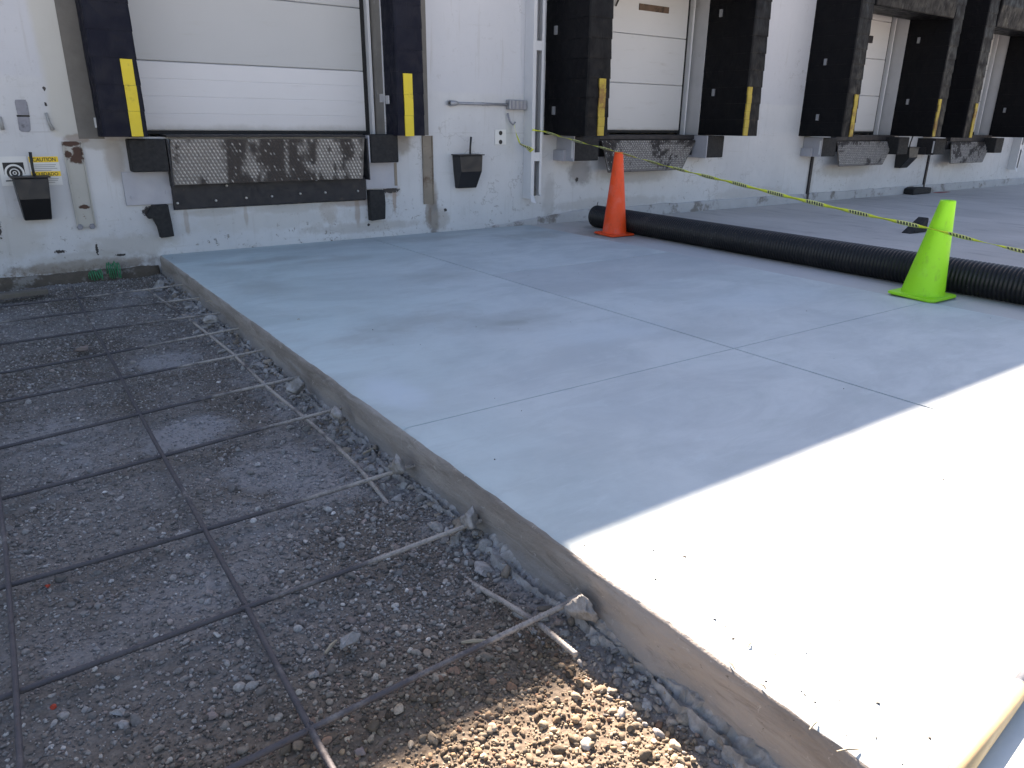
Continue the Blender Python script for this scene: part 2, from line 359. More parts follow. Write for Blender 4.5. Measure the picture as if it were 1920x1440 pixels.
def mat_cone(name, c, dark):
    g = G(name, .5, spec=.35)
    col = g.mix(g.noise(6, 5, .6), c, tuple(v * .88 for v in c))
    col = g.mix(g.ramp(g.noise(11, 6, .75, (1, 1, .5)), .52, .70, 0, .55), col, dark)
    col = g.mix(g.ramp(g.noise(34, 6, .8, (1, 1, .35), off=4.), .62, .68, 0, .55), col, (.16, .13, .10))
    col = g.mix(g.ramp(g.noise(3.5, 5, .6, off=8.), .5, .75, 0, .35), col, tuple(min(1, v * .7 + .22) for v in c))
    col = g.mix(g.ramp(g.math('ADD', g.axis(2), g.math('MULTIPLY', g.noise(20, 4), .08)), .09, .03, 0, .45), col, dark)
    return g.done(col, g.bump(g.noise(14, 4), .2, .006))
def mat_tape():
    g = G('caution_tape', .45)
    uv = g.n('ShaderNodeUVMap').outputs[0]; s = g.n('ShaderNodeSeparateXYZ'); g.l(uv, s.inputs[0])
    u, v = s.outputs[0], s.outputs[1]
    fr = g.math('FRACT', u)                               # plain yellow, then a printed block
    word = g.math('MULTIPLY', g.ramp(fr, .52, .54), g.ramp(fr, .98, .96))
    let = g.math('FRACT', g.math('MULTIPLY', u, 17.))
    m = g.math('MULTIPLY', word, g.math('MULTIPLY', g.ramp(let, .35, .45), g.math('MULTIPLY', g.ramp(v, .12, .2), g.ramp(v, .88, .8))))
    col = g.mix(g.math('MULTIPLY', word, .55), (.74, .80, .06), (.55, .55, .42))
    return g.done(g.mix(m, col, (.03, .03, .03)))

def mat_channel():
    g = G('channel_steel', .7, .1)
    col = g.mix(g.noise(7, 5, .6), (.37, .36, .33), (.44, .43, .39))
    col = g.mix(g.ramp(g.noise(22, 6, .75), .62, .70), col, (.14, .085, .055))
    for c, r in [((.635, 0, .905), (.035, 1, .035)), ((.705, 0, .93), (.05, 1, .06)), ((.69, 0, .87), (.07, 1, .05)), ((.68, 0, .47), (.05, 1, .02)), ((.67, 0, .99), (.09, 1, .03))]:
        col = g.mix(g.spot(c, r, .7, 30., .35), col, (.075, .04, .028))
    return g.done(col, g.bump(g.noise(40, 5), .3, .003))

M = dict(
    wall=mat_wall(), slab=mat_slab(), slab_side=mat_slab_side(), ground=mat_ground(), stone=mat_stone(), rubble=mat_rubble(), rebar=mat_rebar(),
    navy=mat_vinyl('navy_vinyl', (.004, .0048, .012), (.008, .009, .019)), black_vinyl=mat_vinyl('black_vinyl', (.0025, .0025, .0035), (.005, .005, .0065)),
    yard=mat_yard(), door_old=mat_door('door_cream', (.44, .447, .45), .4), door_new=mat_door('door_white', (.60, .60, .615), .25), door_dirty=mat_door('door_worn_white', (.56, .56, .56), .6),
    plate=mat_plate(), pipe=mat_pipe(), tape=mat_tape(),
    orange=mat_cone('orange_cone', (.92, .08, .012), (.5, .06, .02)), green=mat_cone('green_cone', (.34, .82, .02), (.22, .50, .03)),
    rubber=simple('black_rubber', (.014, .014, .015), .75, var=.4, nscale=20, bump=.3, dirt=(.05, .045, .04), dlo=.6, dhi=.8),
    plastic=simple('black_plastic', (.014, .014, .016), .42, var=.2, nscale=6, bump=.06, dirt=(.04, .038, .035), dlo=.6, dhi=.85),
    grey_steel=simple('grey_painted_steel', (.36, .365, .40), .5, .1, var=.12, nscale=7, bump=.1, dirt=(.20, .12, .07), dlo=.66, dhi=.74),
    black_steel=simple('black_steel', (.022, .021, .024), .55, .2, var=.4, nscale=9, bump=.2, dirt=(.08, .06, .045), dlo=.6, dhi=.8),
    rust=simple('rusty_steel', (.13, .085, .06), .85, .1, var=.4, nscale=12, bump=.5, dirt=(.035, .025, .02), dlo=.5, dhi=.7),
    bolt=simple('bolt_head', (.55, .53, .50), .4, .5, var=.2, nscale=60),
    yellow=simple('yellow_stripe', (.66, .50, .03), .55, var=.12, nscale=8, bump=.2, dirt=(.30, .22, .03), dlo=.56, dhi=.72),
    yellow_worn=simple('yellow_stripe_worn', (.40, .29, .04), .65, var=.3, nscale=9, bump=.2, dirt=(.22, .12, .03), dlo=.46, dhi=.62),
    strip=simple('bare_concrete', (.155, .145, .13), .9, var=.25, nscale=8, bump=.5, bdist=.006, dirt=(.30, .29, .27), dlo=.62, dhi=.74),
    jamb=simple('jamb_concrete', (.19, .18, .165), .9, var=.3, nscale=6, bump=.5, bdist=.006, dirt=(.36, .35, .33), dlo=.58, dhi=.72),
    jamb_white=simple('jamb_painted', (.42, .42, .43), .8, var=.15, nscale=5, bump=.3, dirt=(.24, .23, .21), dlo=.56, dhi=.8),
    footing=simple('dirty_footing', (.095, .078, .06), .95, var=.45, nscale=9, bump=.9, bdist=.015, dirt=(.20, .185, .165), dlo=.56, dhi=.66),
    base=simple('base_course', (.41, .41, .415), .9, var=.2, nscale=4, bump=.6, bdist=.01, dirt=(.20, .185, .17), dlo=.52, dhi=.64),
    white_metal=simple('white_painted_metal', (.58, .585, .60), .45, var=.06, nscale=5, bump=.06, dirt=(.30, .27, .24), dlo=.66, dhi=.78),
    galv=simple('galvanised', (.30, .31, .33), .45, .5, var=.2, nscale=14, bump=.1),
    channel=mat_channel(), _c=simple('channel_steel_plain', (.40, .39, .355), .7, .1, var=.1, nscale=7, bump=.2, dirt=(.12, .07, .045), dlo=.63, dhi=.70),
    channel_rust=simple('channel_rusted', (.24, .205, .165), .8, .1, var=.25, nscale=5, bump=.4, dirt=(.085, .042, .025), dlo=.55, dhi=.70),
    sign_white=simple('sign_white', (.62, .62, .60), .5, var=.05), sign_yellow=simple('sign_yellow', (.78, .52, .03), .5, var=.06),
    ink=simple('ink', (.02, .02, .02), .6, var=.1), ink_grey=simple('ink_grey', (.30, .30, .29), .6, var=.1),
    dark=simple('dark_interior', (.01, .01, .01), .9, var=.2), wood=simple('weathered_wood', (.13, .115, .095), .9, var=.3, nscale=14, bump=.5),
    stick=simple('splinter', (.34, .29, .21), .8, var=.2, nscale=30), pole=simple('pole_paint', (.50, .36, .20), .5, var=.15, nscale=12, bump=.1, dirt=(.34, .20, .08), dlo=.55, dhi=.7),
    green_plastic=simple('green_plastic', (.03, .22, .10), .5, var=.25, nscale=30), chip=simple('debris_chip', (.22, .21, .20), .9, var=.4, nscale=40),
    red=simple('red_marking_paint', (.45, .06, .03), .8, var=.3, nscale=60), roof=simple('roof', (.30, .30, .30), .9), smear=simple('grey_putty', (.24, .24, .265), .8, var=.3, nscale=22, bump=.3, dirt=(.12, .12, .13), dlo=.55, dhi=.7), pink=simple('pink_stone', (.26, .205, .18), .9, var=.2, nscale=20, bump=.4),
)

# ------------------------------------------------------------------ setting: ground sheets
g = MB(); g.add([(-400, -400, -.42), (400, -400, -.42), (400, 400, -.42), (-400, 400, -.42)], [(0, 1, 2, 3)])
tag(g.build('ground', M['yard']), kind='structure')
XS = 1.225                                  # left face of the new slab
XR = 5.49                                   # its right edge, against the old yard
yp = thing('yard_pavement', (0, 0, 0), kind='structure')
def paving(x0, x1, y0, y1, z=0.):
    MB().box(x0 + (.012 if x0 == XR else .004), x1 - .004, y0 + .004, y1 - .004, -.3, z).build('paving_bay', M['yard'], yp, bevel=.006)
for i, (a, b) in enumerate([(XR, 9.3), (9.3, 14.2), (14.2, 19.2), (19.2, 26), (26, 60)]):
    for (c, d) in [(-4.95, 0), (-10, -4.95), (-20, -10), (-70, -20)]:
        paving(a, b, c, d, -.004)
paving(-40, XR, -70, -13, -.004); paving(-40, -4.4, -13, 0, -.004)

# new slab: five bays with tooled joints between them
slab = thing('concrete_slab', (XS, 0, 0), kind='structure')
JX = 3.335; JG = .0045
def bay(x0, x1, y0, y1, edge):
    """a slab bay as a grid; edge=True gives the rough form face at x0"""
    m = MB(); ys = [y0 + .0004] + list(np.arange(y0 + JG, y1 - JG - .01, .035)) + [y1 - JG, y1 - .0004]
    rings = []
    for k, y in enumerate(ys):
        e = .013 if (k in (0, len(ys) - 1)) else 0.
        j = lambda s, a: a * (float(vnoise(y, s, 9, s)) - .5) + .5 * a * (float(vnoise(y, s, 38, s + 3)) - .5)
        if edge:
            r = [(x1 - JG, -.30), (x1 - JG, -.013), (x1 - JG - .003, -e), (x0 + .08, -e), (x0 + .030, -e + j(1, .001)), (x0 + .010 + j(2, .010), -.004 - e * .6 + j(9, .003)), (x0 + .001 + j(3, .010), -.016 + j(6, .007)),
                 (x0 + j(4, .008), -.05), (x0 + j(5, .010), -.085), (x0 + .003 + j(7, .014), -.12), (x0 - .002 + j(8, .022), -.155), (x0 - .01, -.30)]
        else:
            r = [(x1 - JG, -.30), (x1 - JG, -.013), (x1 - JG - .003, -e), (x0 + JG + .003, -e), (x0 + JG, -.013), (x0 + JG, -.30)]
        rings.append([(p[0], y, p[1]) for p in r])
    m.loft(rings)
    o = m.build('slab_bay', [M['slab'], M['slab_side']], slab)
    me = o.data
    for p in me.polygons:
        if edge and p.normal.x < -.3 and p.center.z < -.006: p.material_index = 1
        if edge and (p.normal.x < -.05): p.use_smooth = True
    return o
bay(XS, JX, -4.927, 0, True); bay(XS, JX, -8.6, -4.927, True); bay(XS, JX, -12.9, -8.6, True)
bay(JX, XR, -2.40, 0, False); bay(JX, XR, -4.927, -2.40, False); bay(JX, XR, -8.6, -4.927, False); bay(JX, XR, -12.9, -8.6, False)
MB().box(XS + .05, XR - .002, -12.8, -.01, -.29, -.016).build('joint_bed', M['strip'], slab)
# mortar that squeezed out under the form
m = MB(); rings = []
for y in np.arange(-8., -.05, .014):
    a = float(fbm(y, 0, 3., 5)); b = float(fbm(y, 2, 9., 6)); c = float(fbm(y, 1, 30., 7))
    w = .012 + .085 * max(0, a - .32) + .05 * (b - .4); w = max(.006, w); h = -.198 + .05 * max(0, b - .25) + .02 * c + (.012 if y < -5.6 else 0)
    rings.append([(XS + .02, y, -.32), (XS + .02, y, h + .012), (XS - .004, y, h + .008 * c), (XS - w * .5, y, h - .012 - .03 * (1 - b)), (XS - w, y, -.185 + .03 * b), (XS - w - .05, y, -.32)])
rings = [[(p[0] + (random.uniform(-.006, .006) if 1 < i else 0), p[1] + random.uniform(-.006, .006), p[2] + (random.uniform(-.006, .006) if i else 0)) for i, p in enumerate(r)] for r in rings]
m.loft(rings); m.build('mortar_spill', M['rubble'], slab)

# ------------------------------------------------------------------ gravel pit
def dust(x, y):
    """cement dust patches on the gravel, 0..1"""
    x = np.asarray(x, float); y = np.asarray(y, float); t = np.zeros_like(x)
    for cx, cy, rx, ry, a in [(.57, -3.98, .22, .20, .9), (.70, -2.77, .22, .22, .9), (.90, -4.85, .26, .22, .75), (.82, -4.60, .26, .25, .7), (.55, -5.0, .3, .22, .5), (.35, -4.5, .3, .25, .35), (1.12, -4.75, .16, .5, .8), (.95, -.72, .18, .18, 1.), (1.12, -1.85, .14, .3, .9),
                              (-.03, -5.44, .16, .10, .5), (.02, -4.7, .3, .3, .25), (.1, -3.9, .3, .4, .3), (1.10, -3.6, .14, .8, .7), (1.14, -2.7, .12, .5, .7), (1.15, -5.5, .10, .25, .6), (1.17, -3., .09, 2.6, .75), (1.18, -6.2, .07, .9, .6), (.2, -5.0, .3, .2, .2), (.15, -3.1, .3, .3, .25)]:
        d = np.sqrt(((x - cx) / rx) ** 2 + ((y - cy) / ry) ** 2) + 1.1 * (fbm(x, y, 7., 4) - .5) + .5 * (vnoise(x, y, 45., 9) - .5)
        t = np.maximum(t, a * np.clip((1.15 - d) / .55, 0, 1))
    film = np.clip((fbm(x, y, 1.8, 51) - .40) * 3.2, 0, 1) * np.clip((y + 5.9) / .5, 0, 1) * .55 * (.5 + vnoise(x, y, 30., 52))
    return np.maximum(t, film)
def pebbly(x, y):
    """where loose stones lie thick"""
    a = fbm(x, y, 2.1, 21); z = np.clip(.25 + (x - .15) * .9, 0, 1) * np.clip((-y - 4.7) / .5, 0, 1)
    return np.clip(1.5 * (a - .42) + z * .95, 0, 1)
def gh(x, y):
    x = np.asarray(x, float); y = np.asarray(y, float)
    h = -.204 + .030 * (fbm(x, y, 1.1, 1) - .5) + .020 * (fbm(x, y, 5., 2) - .5) + .007 * (fbm(x, y, 24., 3, 3) - .5) + .003 * (vnoise(x, y, 80., 8) - .5)
    h = h + .020 * np.clip((x - 1.02) / .2, 0, 1) * np.clip((y + 6.3) / .8, .1, 1) * fbm(x, y, 5., 12) + .012 * dust(x, y) * fbm(x, y, 14., 13)
    h = h + .045 * np.clip((y + .55) / .55, 0, 1) * fbm(x, y, 3., 15)
    return h
xs = np.r_[np.arange(-4.42, -.9, .09), np.arange(-.9, 1.262, .0125)]; ys = np.r_[np.arange(-13.03, -7.6, .12), np.arange(-7.6, -.0, .0135), [.03]]
X, Y = np.meshgrid(xs, ys, indexing='ij'); Z = gh(X, Y)
d = dust(X, Y)[..., None]; t = fbm(X, Y, 3., 31)[..., None]; t2 = fbm(X, Y, 11., 32)[..., None]
base = np.array([.122, .096, .070]) * (1 - t) + np.array([.185, .155, .122]) * t
dark = np.clip((t2 - .52) * 5, 0, 1) * .55
base = base * (1 - dark) + np.array([.07, .055, .042]) * dark
br = np.clip((-Y - 5.75) / .4, 0, 1)[..., None]; base = base * .5 + base.mean(-1, keepdims=True) * .5; base = base * (1 - br) + br * (base * .4 + np.array([.125, .088, .056]) * .9)  # light painted into the floor: greyed in the shade, tanned in the sun
base = base * (1 - .85 * d) + np.array([.35, .355, .365]) * .85 * d
nx, ny = X.shape; I = np.arange(nx * ny).reshape(nx, ny)
F = np.stack([I[:-1, :-1], I[1:, :-1], I[1:, 1:], I[:-1, 1:]], -1).reshape(-1, 4)
me = npmesh('gravel_bed', np.stack([X, Y, Z], -1).reshape(-1, 3), F, base.reshape(-1, 3)); me.materials.append(M['ground'])
tag(link('gravel_bed', me), kind='structure')

def ico(sub):
    import bmesh
    bm = bmesh.new(); bmesh.ops.create_icosphere(bm, subdivisions=sub, radius=1); bm.verts.ensure_lookup_table()
    v = np.array([p.co[:] for p in bm.verts]); f = np.array([[q.index for q in p.verts] for p in bm.faces]); bm.free(); return v, f
ICO = {1: ico(1), 2: ico(2), 3: ico(3)}
def rock_shape(sub, rng, angular=.55):
    v, f = ICO[sub]; v = v.copy()
    for k in range(13):                             # plane cuts give facets
        n = rng.normal(size=3); n /= np.linalg.norm(n); c = rng.uniform(.48, .9)
        dd = v @ n - c; v = v - np.outer(np.clip(dd, 0, None) * angular * 1.8, n)
    v *= 1 + .12 * rng.normal(size=(len(v), 1)) * (.5 if sub > 1 else .7)
    return v, f
def rand_rot(n, rng):
    q = rng.normal(size=(n, 4)); q /= np.linalg.norm(q, axis=1, keepdims=True); w, x, y, z = q.T
    return np.stack([np.stack([1 - 2 * (y * y + z * z), 2 * (x * y - z * w), 2 * (x * z + y * w)], -1), np.stack([2 * (x * y + z * w), 1 - 2 * (x * x + z * z), 2 * (y * z - x * w)], -1),
                     np.stack([2 * (x * z - y * w), 2 * (y * z + x * w), 1 - 2 * (x * x + y * y)], -1)], 1)
def scatter(name, pts, rad, cols, sub, flat=(.55, .9), sink=.22, shapes=10, seed=1):
    rng = np.random.default_rng(seed); VV = []; FF = []; CC = []; base = 0; idx = rng.integers(0, shapes, len(pts))
    for s in range(shapes):
        v, f = rock_shape(sub, rng); k = np.where(idx == s)[0]
        if not len(k): continue
        R = rand_rot(len(k), rng); sc = np.stack([rng.uniform(.8, 1.3, len(k)), rng.uniform(.7, 1.05, len(k)), rng.uniform(*flat, len(k))], -1)
        w = np.einsum('nij,nvj->nvi', R, v[None] * sc[:, None, :]) * rad[k][:, None, None]
        w[..., 2] *= .78
        w += pts[k][:, None, :]; w[..., 2] += (rad[k] * sink)[:, None]
        VV.append(w.reshape(-1, 3)); FF.append((f[None] + (np.arange(len(k)) * len(v))[:, None, None]).reshape(-1, 3) + base); base += len(k) * len(v)
        CC.append(np.repeat(cols[k], len(v), 0))
    return npmesh(name, np.concatenate(VV), np.concatenate(FF), np.concatenate(CC))
def stone_cols(x, y, rng, k=1.):
    n = len(x); pal = np.array([[.25, .225, .195], [.20, .17, .138], [.32, .28, .23], [.14, .115, .093], [.37, .34, .30], [.26, .20, .145], [.25, .165, .125]])
    c = pal[rng.choice(len(pal), n, p=[.22, .22, .14, .15, .06, .13, .08])] * np.clip(rng.lognormal(0, .34, (n, 1)), .45, 1.9) * k
    br = np.clip((-y - 5.75) / .4, 0, 1)[:, None]; gy = c.mean(1, keepdims=True) * np.array([1.08, 1.08, 1.08]); c = (c * .45 + gy * .55) * (1 - br) + br * c * np.array([.96, .86, .72])  # sun and shade put into stone colours: browner when sunlit, greyer when shaded
    d = (dust(x, y) * rng.uniform(.5, 1., n))[:, None] * .8
    return c * (1 - d) + np.array([.37, .37, .375]) * d
def sample(n, x0, x1, y0, y1, keep, rng):
    x = rng.uniform(x0, x1, n); y = rng.uniform(y0, y1, n); k = rng.random(n) < keep(x, y); return x[k], y[k]
grav = []
rg = np.random.default_rng(5)
x, y = sample(19000, -.42, 1.2, -7.4, -.05, lambda x, y: (.16 + .84 * pebbly(x, y) ** 1.2) * np.where(y > -4.2, .6, 1) * (1 - .6 * dust(x, y)), rg)
r = np.clip(rg.lognormal(math.log(.0095), .36, len(x)), .005, .022)
me = scatter('gravel', np.c_[x, y, gh(x, y)], r, stone_cols(x, y, rg, 1.1), 2, seed=2); me.materials.append(M['stone'])
o = link('gravel', me); tag(o, 'loose rounded grey and brown pebbles strewn over the pit floor', 'gravel', kind='stuff')
x, y = sample(98000, -.42, 1.22, -7.4, -.02, lambda x, y: (.62 + .38 * pebbly(x, y)) * np.where(y > -3., .75, 1) * (1 - .55 * dust(x, y)), rg)
r = np.clip(rg.lognormal(math.log(.0057), .32, len(x)), .003, .0105) * np.where(y > -3., 1.25, 1)
me = scatter('fine_gravel', np.c_[x, y, gh(x, y)], r, stone_cols(x, y, rg), 1, seed=3); me.materials.append(M['stone'])
tag(link('fine_gravel', me), 'fine crushed stone filling the spaces between the pebbles', 'gravel', kind='stuff')
x, y = sample(18000, -.4, 1.22, -7.0, -4.4, lambda x, y: .75 + 0 * x, rg)
r = np.clip(rg.lognormal(math.log(.0027), .3, len(x)), .0016, .004)
me = scatter('grit', np.c_[x, y, gh(x, y)], r, stone_cols(x, y, rg), 1, seed=4); me.materials.append(M['stone'])
tag(link('grit', me), 'sandy grit of the pit floor under the pebbles', 'grit', kind='stuff')
# crumbs of broken mortar along the foot of the slab
n = 5200; y = rg.uniform(-7.3, -.3, n); x = XS + .005 - np.abs(rg.normal(0, .085, n)) ; k = (x > .75) & (rg.random(n) < .12 + 3. * np.clip(fbm(x, y, 4.5, 41) - .42, 0, 1)); x, y = x[k], y[k]
r = np.clip(rg.lognormal(math.log(.0078), .6, len(x)), .003, .032)
c = np.where(rg.random((len(x), 1)) < .3, np.array([[.30, .255, .205]]), np.array([[.37, .36, .345]])) * rg.uniform(.55, 1.2, (len(x), 1))
me = scatter('mortar_crumbs', np.c_[x, y, gh(x, y) + np.clip((x - XS + .06) / .06, 0, 1) * rg.uniform(0, .022, len(x))], r, c, 2, seed=6, flat=(.5, 1.)); me.materials.append(M['stone'])
tag(link('mortar_crumbs', me), 'pale crumbs of broken mortar heaped along the slab foot', 'rubble', kind='stuff')

# bigger lumps and flakes, one object each, sharing a few meshes
rr = np.random.default_rng(77); CH = []
for i in range(7):
    v, f = rock_shape(3, rr, .75); v = v * np.array([1, rr.uniform(.65, .95), rr.uniform(.25, .4) if i > 4 else rr.uniform(.55, .8)])
    v = v * (1 + .05 * rr.normal(size=(len(v), 1)))
    me = npmesh('rubble_chunk', v, f); me.materials.append(M['rubble']); CH.append(me)
def chunk(name, x, y, size, k, label, cat, group=None, z=None, rot=None, mat=None):
    me = CH[k]
    if mat:
        me = me.copy(); me.materials.clear(); me.materials.append(mat)
    o = bpy.data.objects.new(name, me); COL.objects.link(o)
    zz = float(gh(x, y)) + size * .22 if z is None else z
    o.location = (x, y, zz); o.scale = (size,) * 3
    o.rotation_euler = rot or (random.uniform(-.4, .4), random.uniform(-.4, .4), random.uniform(0, 6.28)); return tag(o, label, cat, group)
for i in range(46):
    y = -.35 - 5.4 * (i + random.random()) / 46; x = XS - .04 - abs(random.gauss(0, .075))
    flat = random.random() < .33
    chunk('rubble_chunk', max(.9, x), y, random.uniform(.018, .042) * (1.25 if flat else 1), random.choice([5, 6]) if flat else random.randrange(5),
          'lump of broken grey concrete lying at the foot of the new slab', 'rubble', 'concrete lumps along the slab foot')
# lumps of mortar stuck to the slab where the bars enter it
for (px, py, s, zz, lab) in [(556, 722, .062, -.105, 'upright tan mortar lump caught between bar end and slab, dark gap behind'), (632, 775, .045, -.09, 'rough mortar collar round a bar end just past the tan lump'),
                        (745, 868, .06, -.09, 'knobbly tan mortar lump on the slab face below the cross joint'), (882, 968, .058, -.10, 'mortar lump on the slab face with a flat flake beside it'),
                        (1092, 1135, .062, -.10, 'grey-blue mortar lump round the bar end nearest the sunlit gravel'), (395, 600, .05, -.12, 'mortar lump with whitish powder at the foot of the slab'), (300, 535, .075, -.14, 'pale mortar heap in the corner of slab and wall')]:
    p = at(px, py, Z=zz); chunk('mortar_lump', min(p[0], XS - s * .42), p[1], s, 1 if s > .055 else 3, lab, 'mortar lump', z=zz)
p = at(655, 1202, Z=-.165); chunk('rock', p[0], p[1], .036, 5, 'pale blue-grey angular rock lying alone among the pebbles', 'rock', z=-.158, rot=(.5, -.3, .4))
p = at(155, 655, Z=-.165); o = chunk('rock', p[0], p[1], .05, 0, 'long pinkish stone lying across a rebar square', 'rock', z=-.16, rot=(0, .1, .9), mat=M['pink']); o.scale = (.10, .038, .03)
p = at(1100, 572 + 480 + 200, Z=-.165)
for (px, py, s, lab) in [(590, 1250, .02, 'lone whitish stone beside the purple bar crossing'), (675, 1390, .019, 'round brown stone near the sunlit corner of the gravel'), (395, 1320, .022, 'flat round brown stone left of the long cross bar'),
                     (217, 1316, .021, 'smooth oval tan stone inside the left rebar square'), (745, 925, .03, 'torn grey mortar flake lying on the gravel'), (590, 830, .035, 'thin pale mortar flake under the bar crossing'), (640, 1010, .02, 'bright pale stone in the middle rebar square')]:
    p = at(px, py, Z=-.17); chunk('rock', p[0], p[1], s, 6 if 'flake' in lab else 2, lab, 'rock', mat=None if 'flake' in lab else M['pink'] if 'brown' in lab else None)
for (px, py, l, a, lab) in [(890, 1192, .075, -.6, 'short pale wood splinter lying on the pebbles'), (620, 1205, .05, .5, 'thin bleached twig beside the dark bar'), (700, 842, .11, .2, 'flat grey wood shim by the slab foot')]:
    p = at(px, py, Z=-.17); m = MB(); z = float(gh(p[0], p[1])) + .014; m.tube([(p[0] - l / 2 * math.cos(a), p[1] - l / 2 * math.sin(a), z), (p[0], p[1] + .003, z + .004), (p[0] + l / 2 * math.cos(a), p[1] + l / 2 * math.sin(a), z + .008)], [.004, .006, .003], 6)
    tag(m.build('wood_splinter', M['stick']), lab, 'splinter')
for (px, py, lab) in [(85, 1087, 'tiny pebble with red marking paint beside the long cross bar'), (97, 1308, 'tiny red painted pebble inside the left rebar square')]:
    p = at(px, py, Z=-.175); chunk('pebble', p[0], p[1], .011, 2, lab, 'pebble', mat=M['red'])
# ------------------------------------------------------------------ rebar mat
rb = thing('rebar_mat', (.42, -3.2, -.19), 'rusty ribbed rebar grid laid over the gravel and set into the slab', 'rebar')
def rebar(pts, rad=.0080, ribs=True):
    pts = [Vector(p) for p in pts]; P = []; R = []
    for a, b in zip(pts[:-1], pts[1:]):
        L = (b - a).length; n = max(2, int(L / (.0055 if ribs else .03)))
        for k in range(n):
            P.append(a.lerp(b, k / n)); R.append(rad * (1.17 if (ribs and k % 2) else .95))
    P.append(pts[-1]); R.append(rad)
    m = MB(); m.tube(P, R, 8); return m.build('bar', M['rebar'], rb, smooth=True)
xl = -1.6
def xbar(yl, yr, xend=XS + .05, zl=-.165, zr=-.125, near=False):
    pts = []
    for k in range(9):
        t = k / 8; x = xl + (xend - xl) * t; s = (x + .1) / 1.32
        pts.append((x, yl + (yr - yl) * s + .006 * math.sin(5 * t + yl), zl + (zr - zl) * max(0, min(1, s)) + .004 * math.sin(9 * t + yl * 3)))
    rebar(pts, ribs=near)
XB = [(y0_, y1_, XS + .03, k_ > 4) for k_, (y0_, y1_) in enumerate([(-.80, -.86), (-1.34, -1.42), (-1.94, -2.03), (-2.615, -2.535), (-3.155, -3.095), (-3.785, -3.705), (-4.325, -4.275), (-5.01, -5.03), (-5.55, -5.54), (-6.10, -6.083)])]
for (a, b, xe, nr) in XB: xbar(a, b, xe, near=bool(nr))
def ybar(x0, x1, y0, y1, near=True, z=-.150):
    rebar([(x0 + (x1 - x0) * k / 12 + .005 * math.sin(k * 1.7), y0 + (y1 - y0) * k / 12, z + .004 * math.sin(k * 2.3)) for k in range(13)], ribs=near)
ybar(.380, .447, -8.0, -.35); ybar(-.172, -.165, -8.0, -.35, False, -.152); rebar([(1.071, -6.255, -.146), (1.066, -6.10, -.146), (1.058, -5.95, -.165), (1.055, -5.75, -.205), (1.056, -5.2, -.212), (1.058, -5.0, -.178), (1.056, -4.85, -.152), (1.055, -4.4, -.142), (1.035, -3.7, -.139), (1.05, -3.0, -.141), (1.02, -2.0, -.143), (.987, -1.37, -.147), (.97, -.7, -.16)]); ybar(-.76, -.75, -8., -.35, False, -.15)
# tie wires where the bars cross
for (a, b, xe, nr) in XB[4:]:
    for xx in (.39, 1.03):
        if xx > 1 and -5.9 < b < -4.9: continue
        s = (xx + .1) / 1.32; yy = a + (b - a) * s; m = MB()
        m.tube([(xx + .013 * math.cos(t) * (1 if i % 2 else .8), yy + .013 * math.sin(t), -.148 + .012 * math.sin(2 * t)) for i, t in enumerate(np.linspace(0, 9, 22))], .0012, 5)
        m.build('tie_wire', M['rebar'], rb)

# ------------------------------------------------------------------ dock building
HB = 5.0
bld = thing('dock_building', (0, 0, 0), 'long white painted warehouse wall with a row of loading docks', 'building')
DOCKS = [dict(l=1.14, r=3.585, top=3.55), dict(l=6.02, r=8.45, top=3.55), dict(l=11.15, r=13.54, top=3.55), dict(l=15.08, r=17.42, top=3.55)]
SILL = 1.045
def wall_mesh(x0, x1, z0, z1, holes, y0=0., y1=.32):
    m = MB(); xb = sorted({x0, x1, *[h[0] for h in holes], *[h[1] for h in holes]}); zb = sorted({z0, z1, *[h[2] for h in holes], *[h[3] for h in holes]})
    inside = lambda x, z: any(h[0] < x < h[1] and h[2] < z < h[3] for h in holes)
    for a, b in zip(xb[:-1], xb[1:]):
        for c, d in zip(zb[:-1], zb[1:]):
            if inside((a + b) / 2, (c + d) / 2): continue
            m.add([(a, y0, c), (b, y0, c), (b, y0, d), (a, y0, d)], [(0, 1, 2, 3)]); m.add([(a, y1, c), (b, y1, c), (b, y1, d), (a, y1, d)], [(3, 2, 1, 0)])
    m.add([(x0, y0, z0), (x0, y1, z0), (x0, y1, z1), (x0, y0, z1)], [(3, 2, 1, 0)]); m.add([(x1, y0, z0), (x1, y1, z0), (x1, y1, z1), (x1, y0, z1)], [(0, 1, 2, 3)])
    m.add([(x0, y0, z1), (x1, y0, z1), (x1, y1, z1), (x0, y1, z1)], [(0, 1, 2, 3)])
    return m
wall_mesh(-14, 34, -.3, HB - .1, [(d['l'], d['r'], SILL, d['top']) for d in DOCKS]).build('wall', M['wall'], bld, recalc=False)
for i, d in enumerate(DOCKS):        # reveals of the openings
    jm = M['jamb'] if i == 0 else M['jamb_white']
    MB().box(d['r'], d['r'] + .02, .001, .34, SILL, d['top']).build('jamb', jm, bld); MB().box(d['l'] - .02, d['l'], .001, .34, SILL, d['top']).build('jamb', jm, bld)
    MB().box(d['l'], d['r'], .002, .34, d['top'] - .0, d['top'] + .02).build('lintel', jm, bld); MB().box(d['l'], d['r'], .01, .6, SILL - .03, SILL).build('dock_floor', M['strip'], bld)
MB().box(-14.02, 34.02, -.03, .4, HB - .1, HB).build('coping', M['galv'], bld, bevel=.005)
MB().box(-14, 34, .4, 16, HB - .35, HB - .15).build('roof', M['roof'], bld)
MB().box(-14, -13.7, .32, 16, -.3, HB - .35).build('side_wall', M['wall'], bld); MB().box(33.7, 34, .32, 16, -.3, HB - .35).build('side_wall', M['wall'], bld); MB().box(-14, 34, 16, 16.3, -.3, HB - .15).build('back_wall', M['wall'], bld)
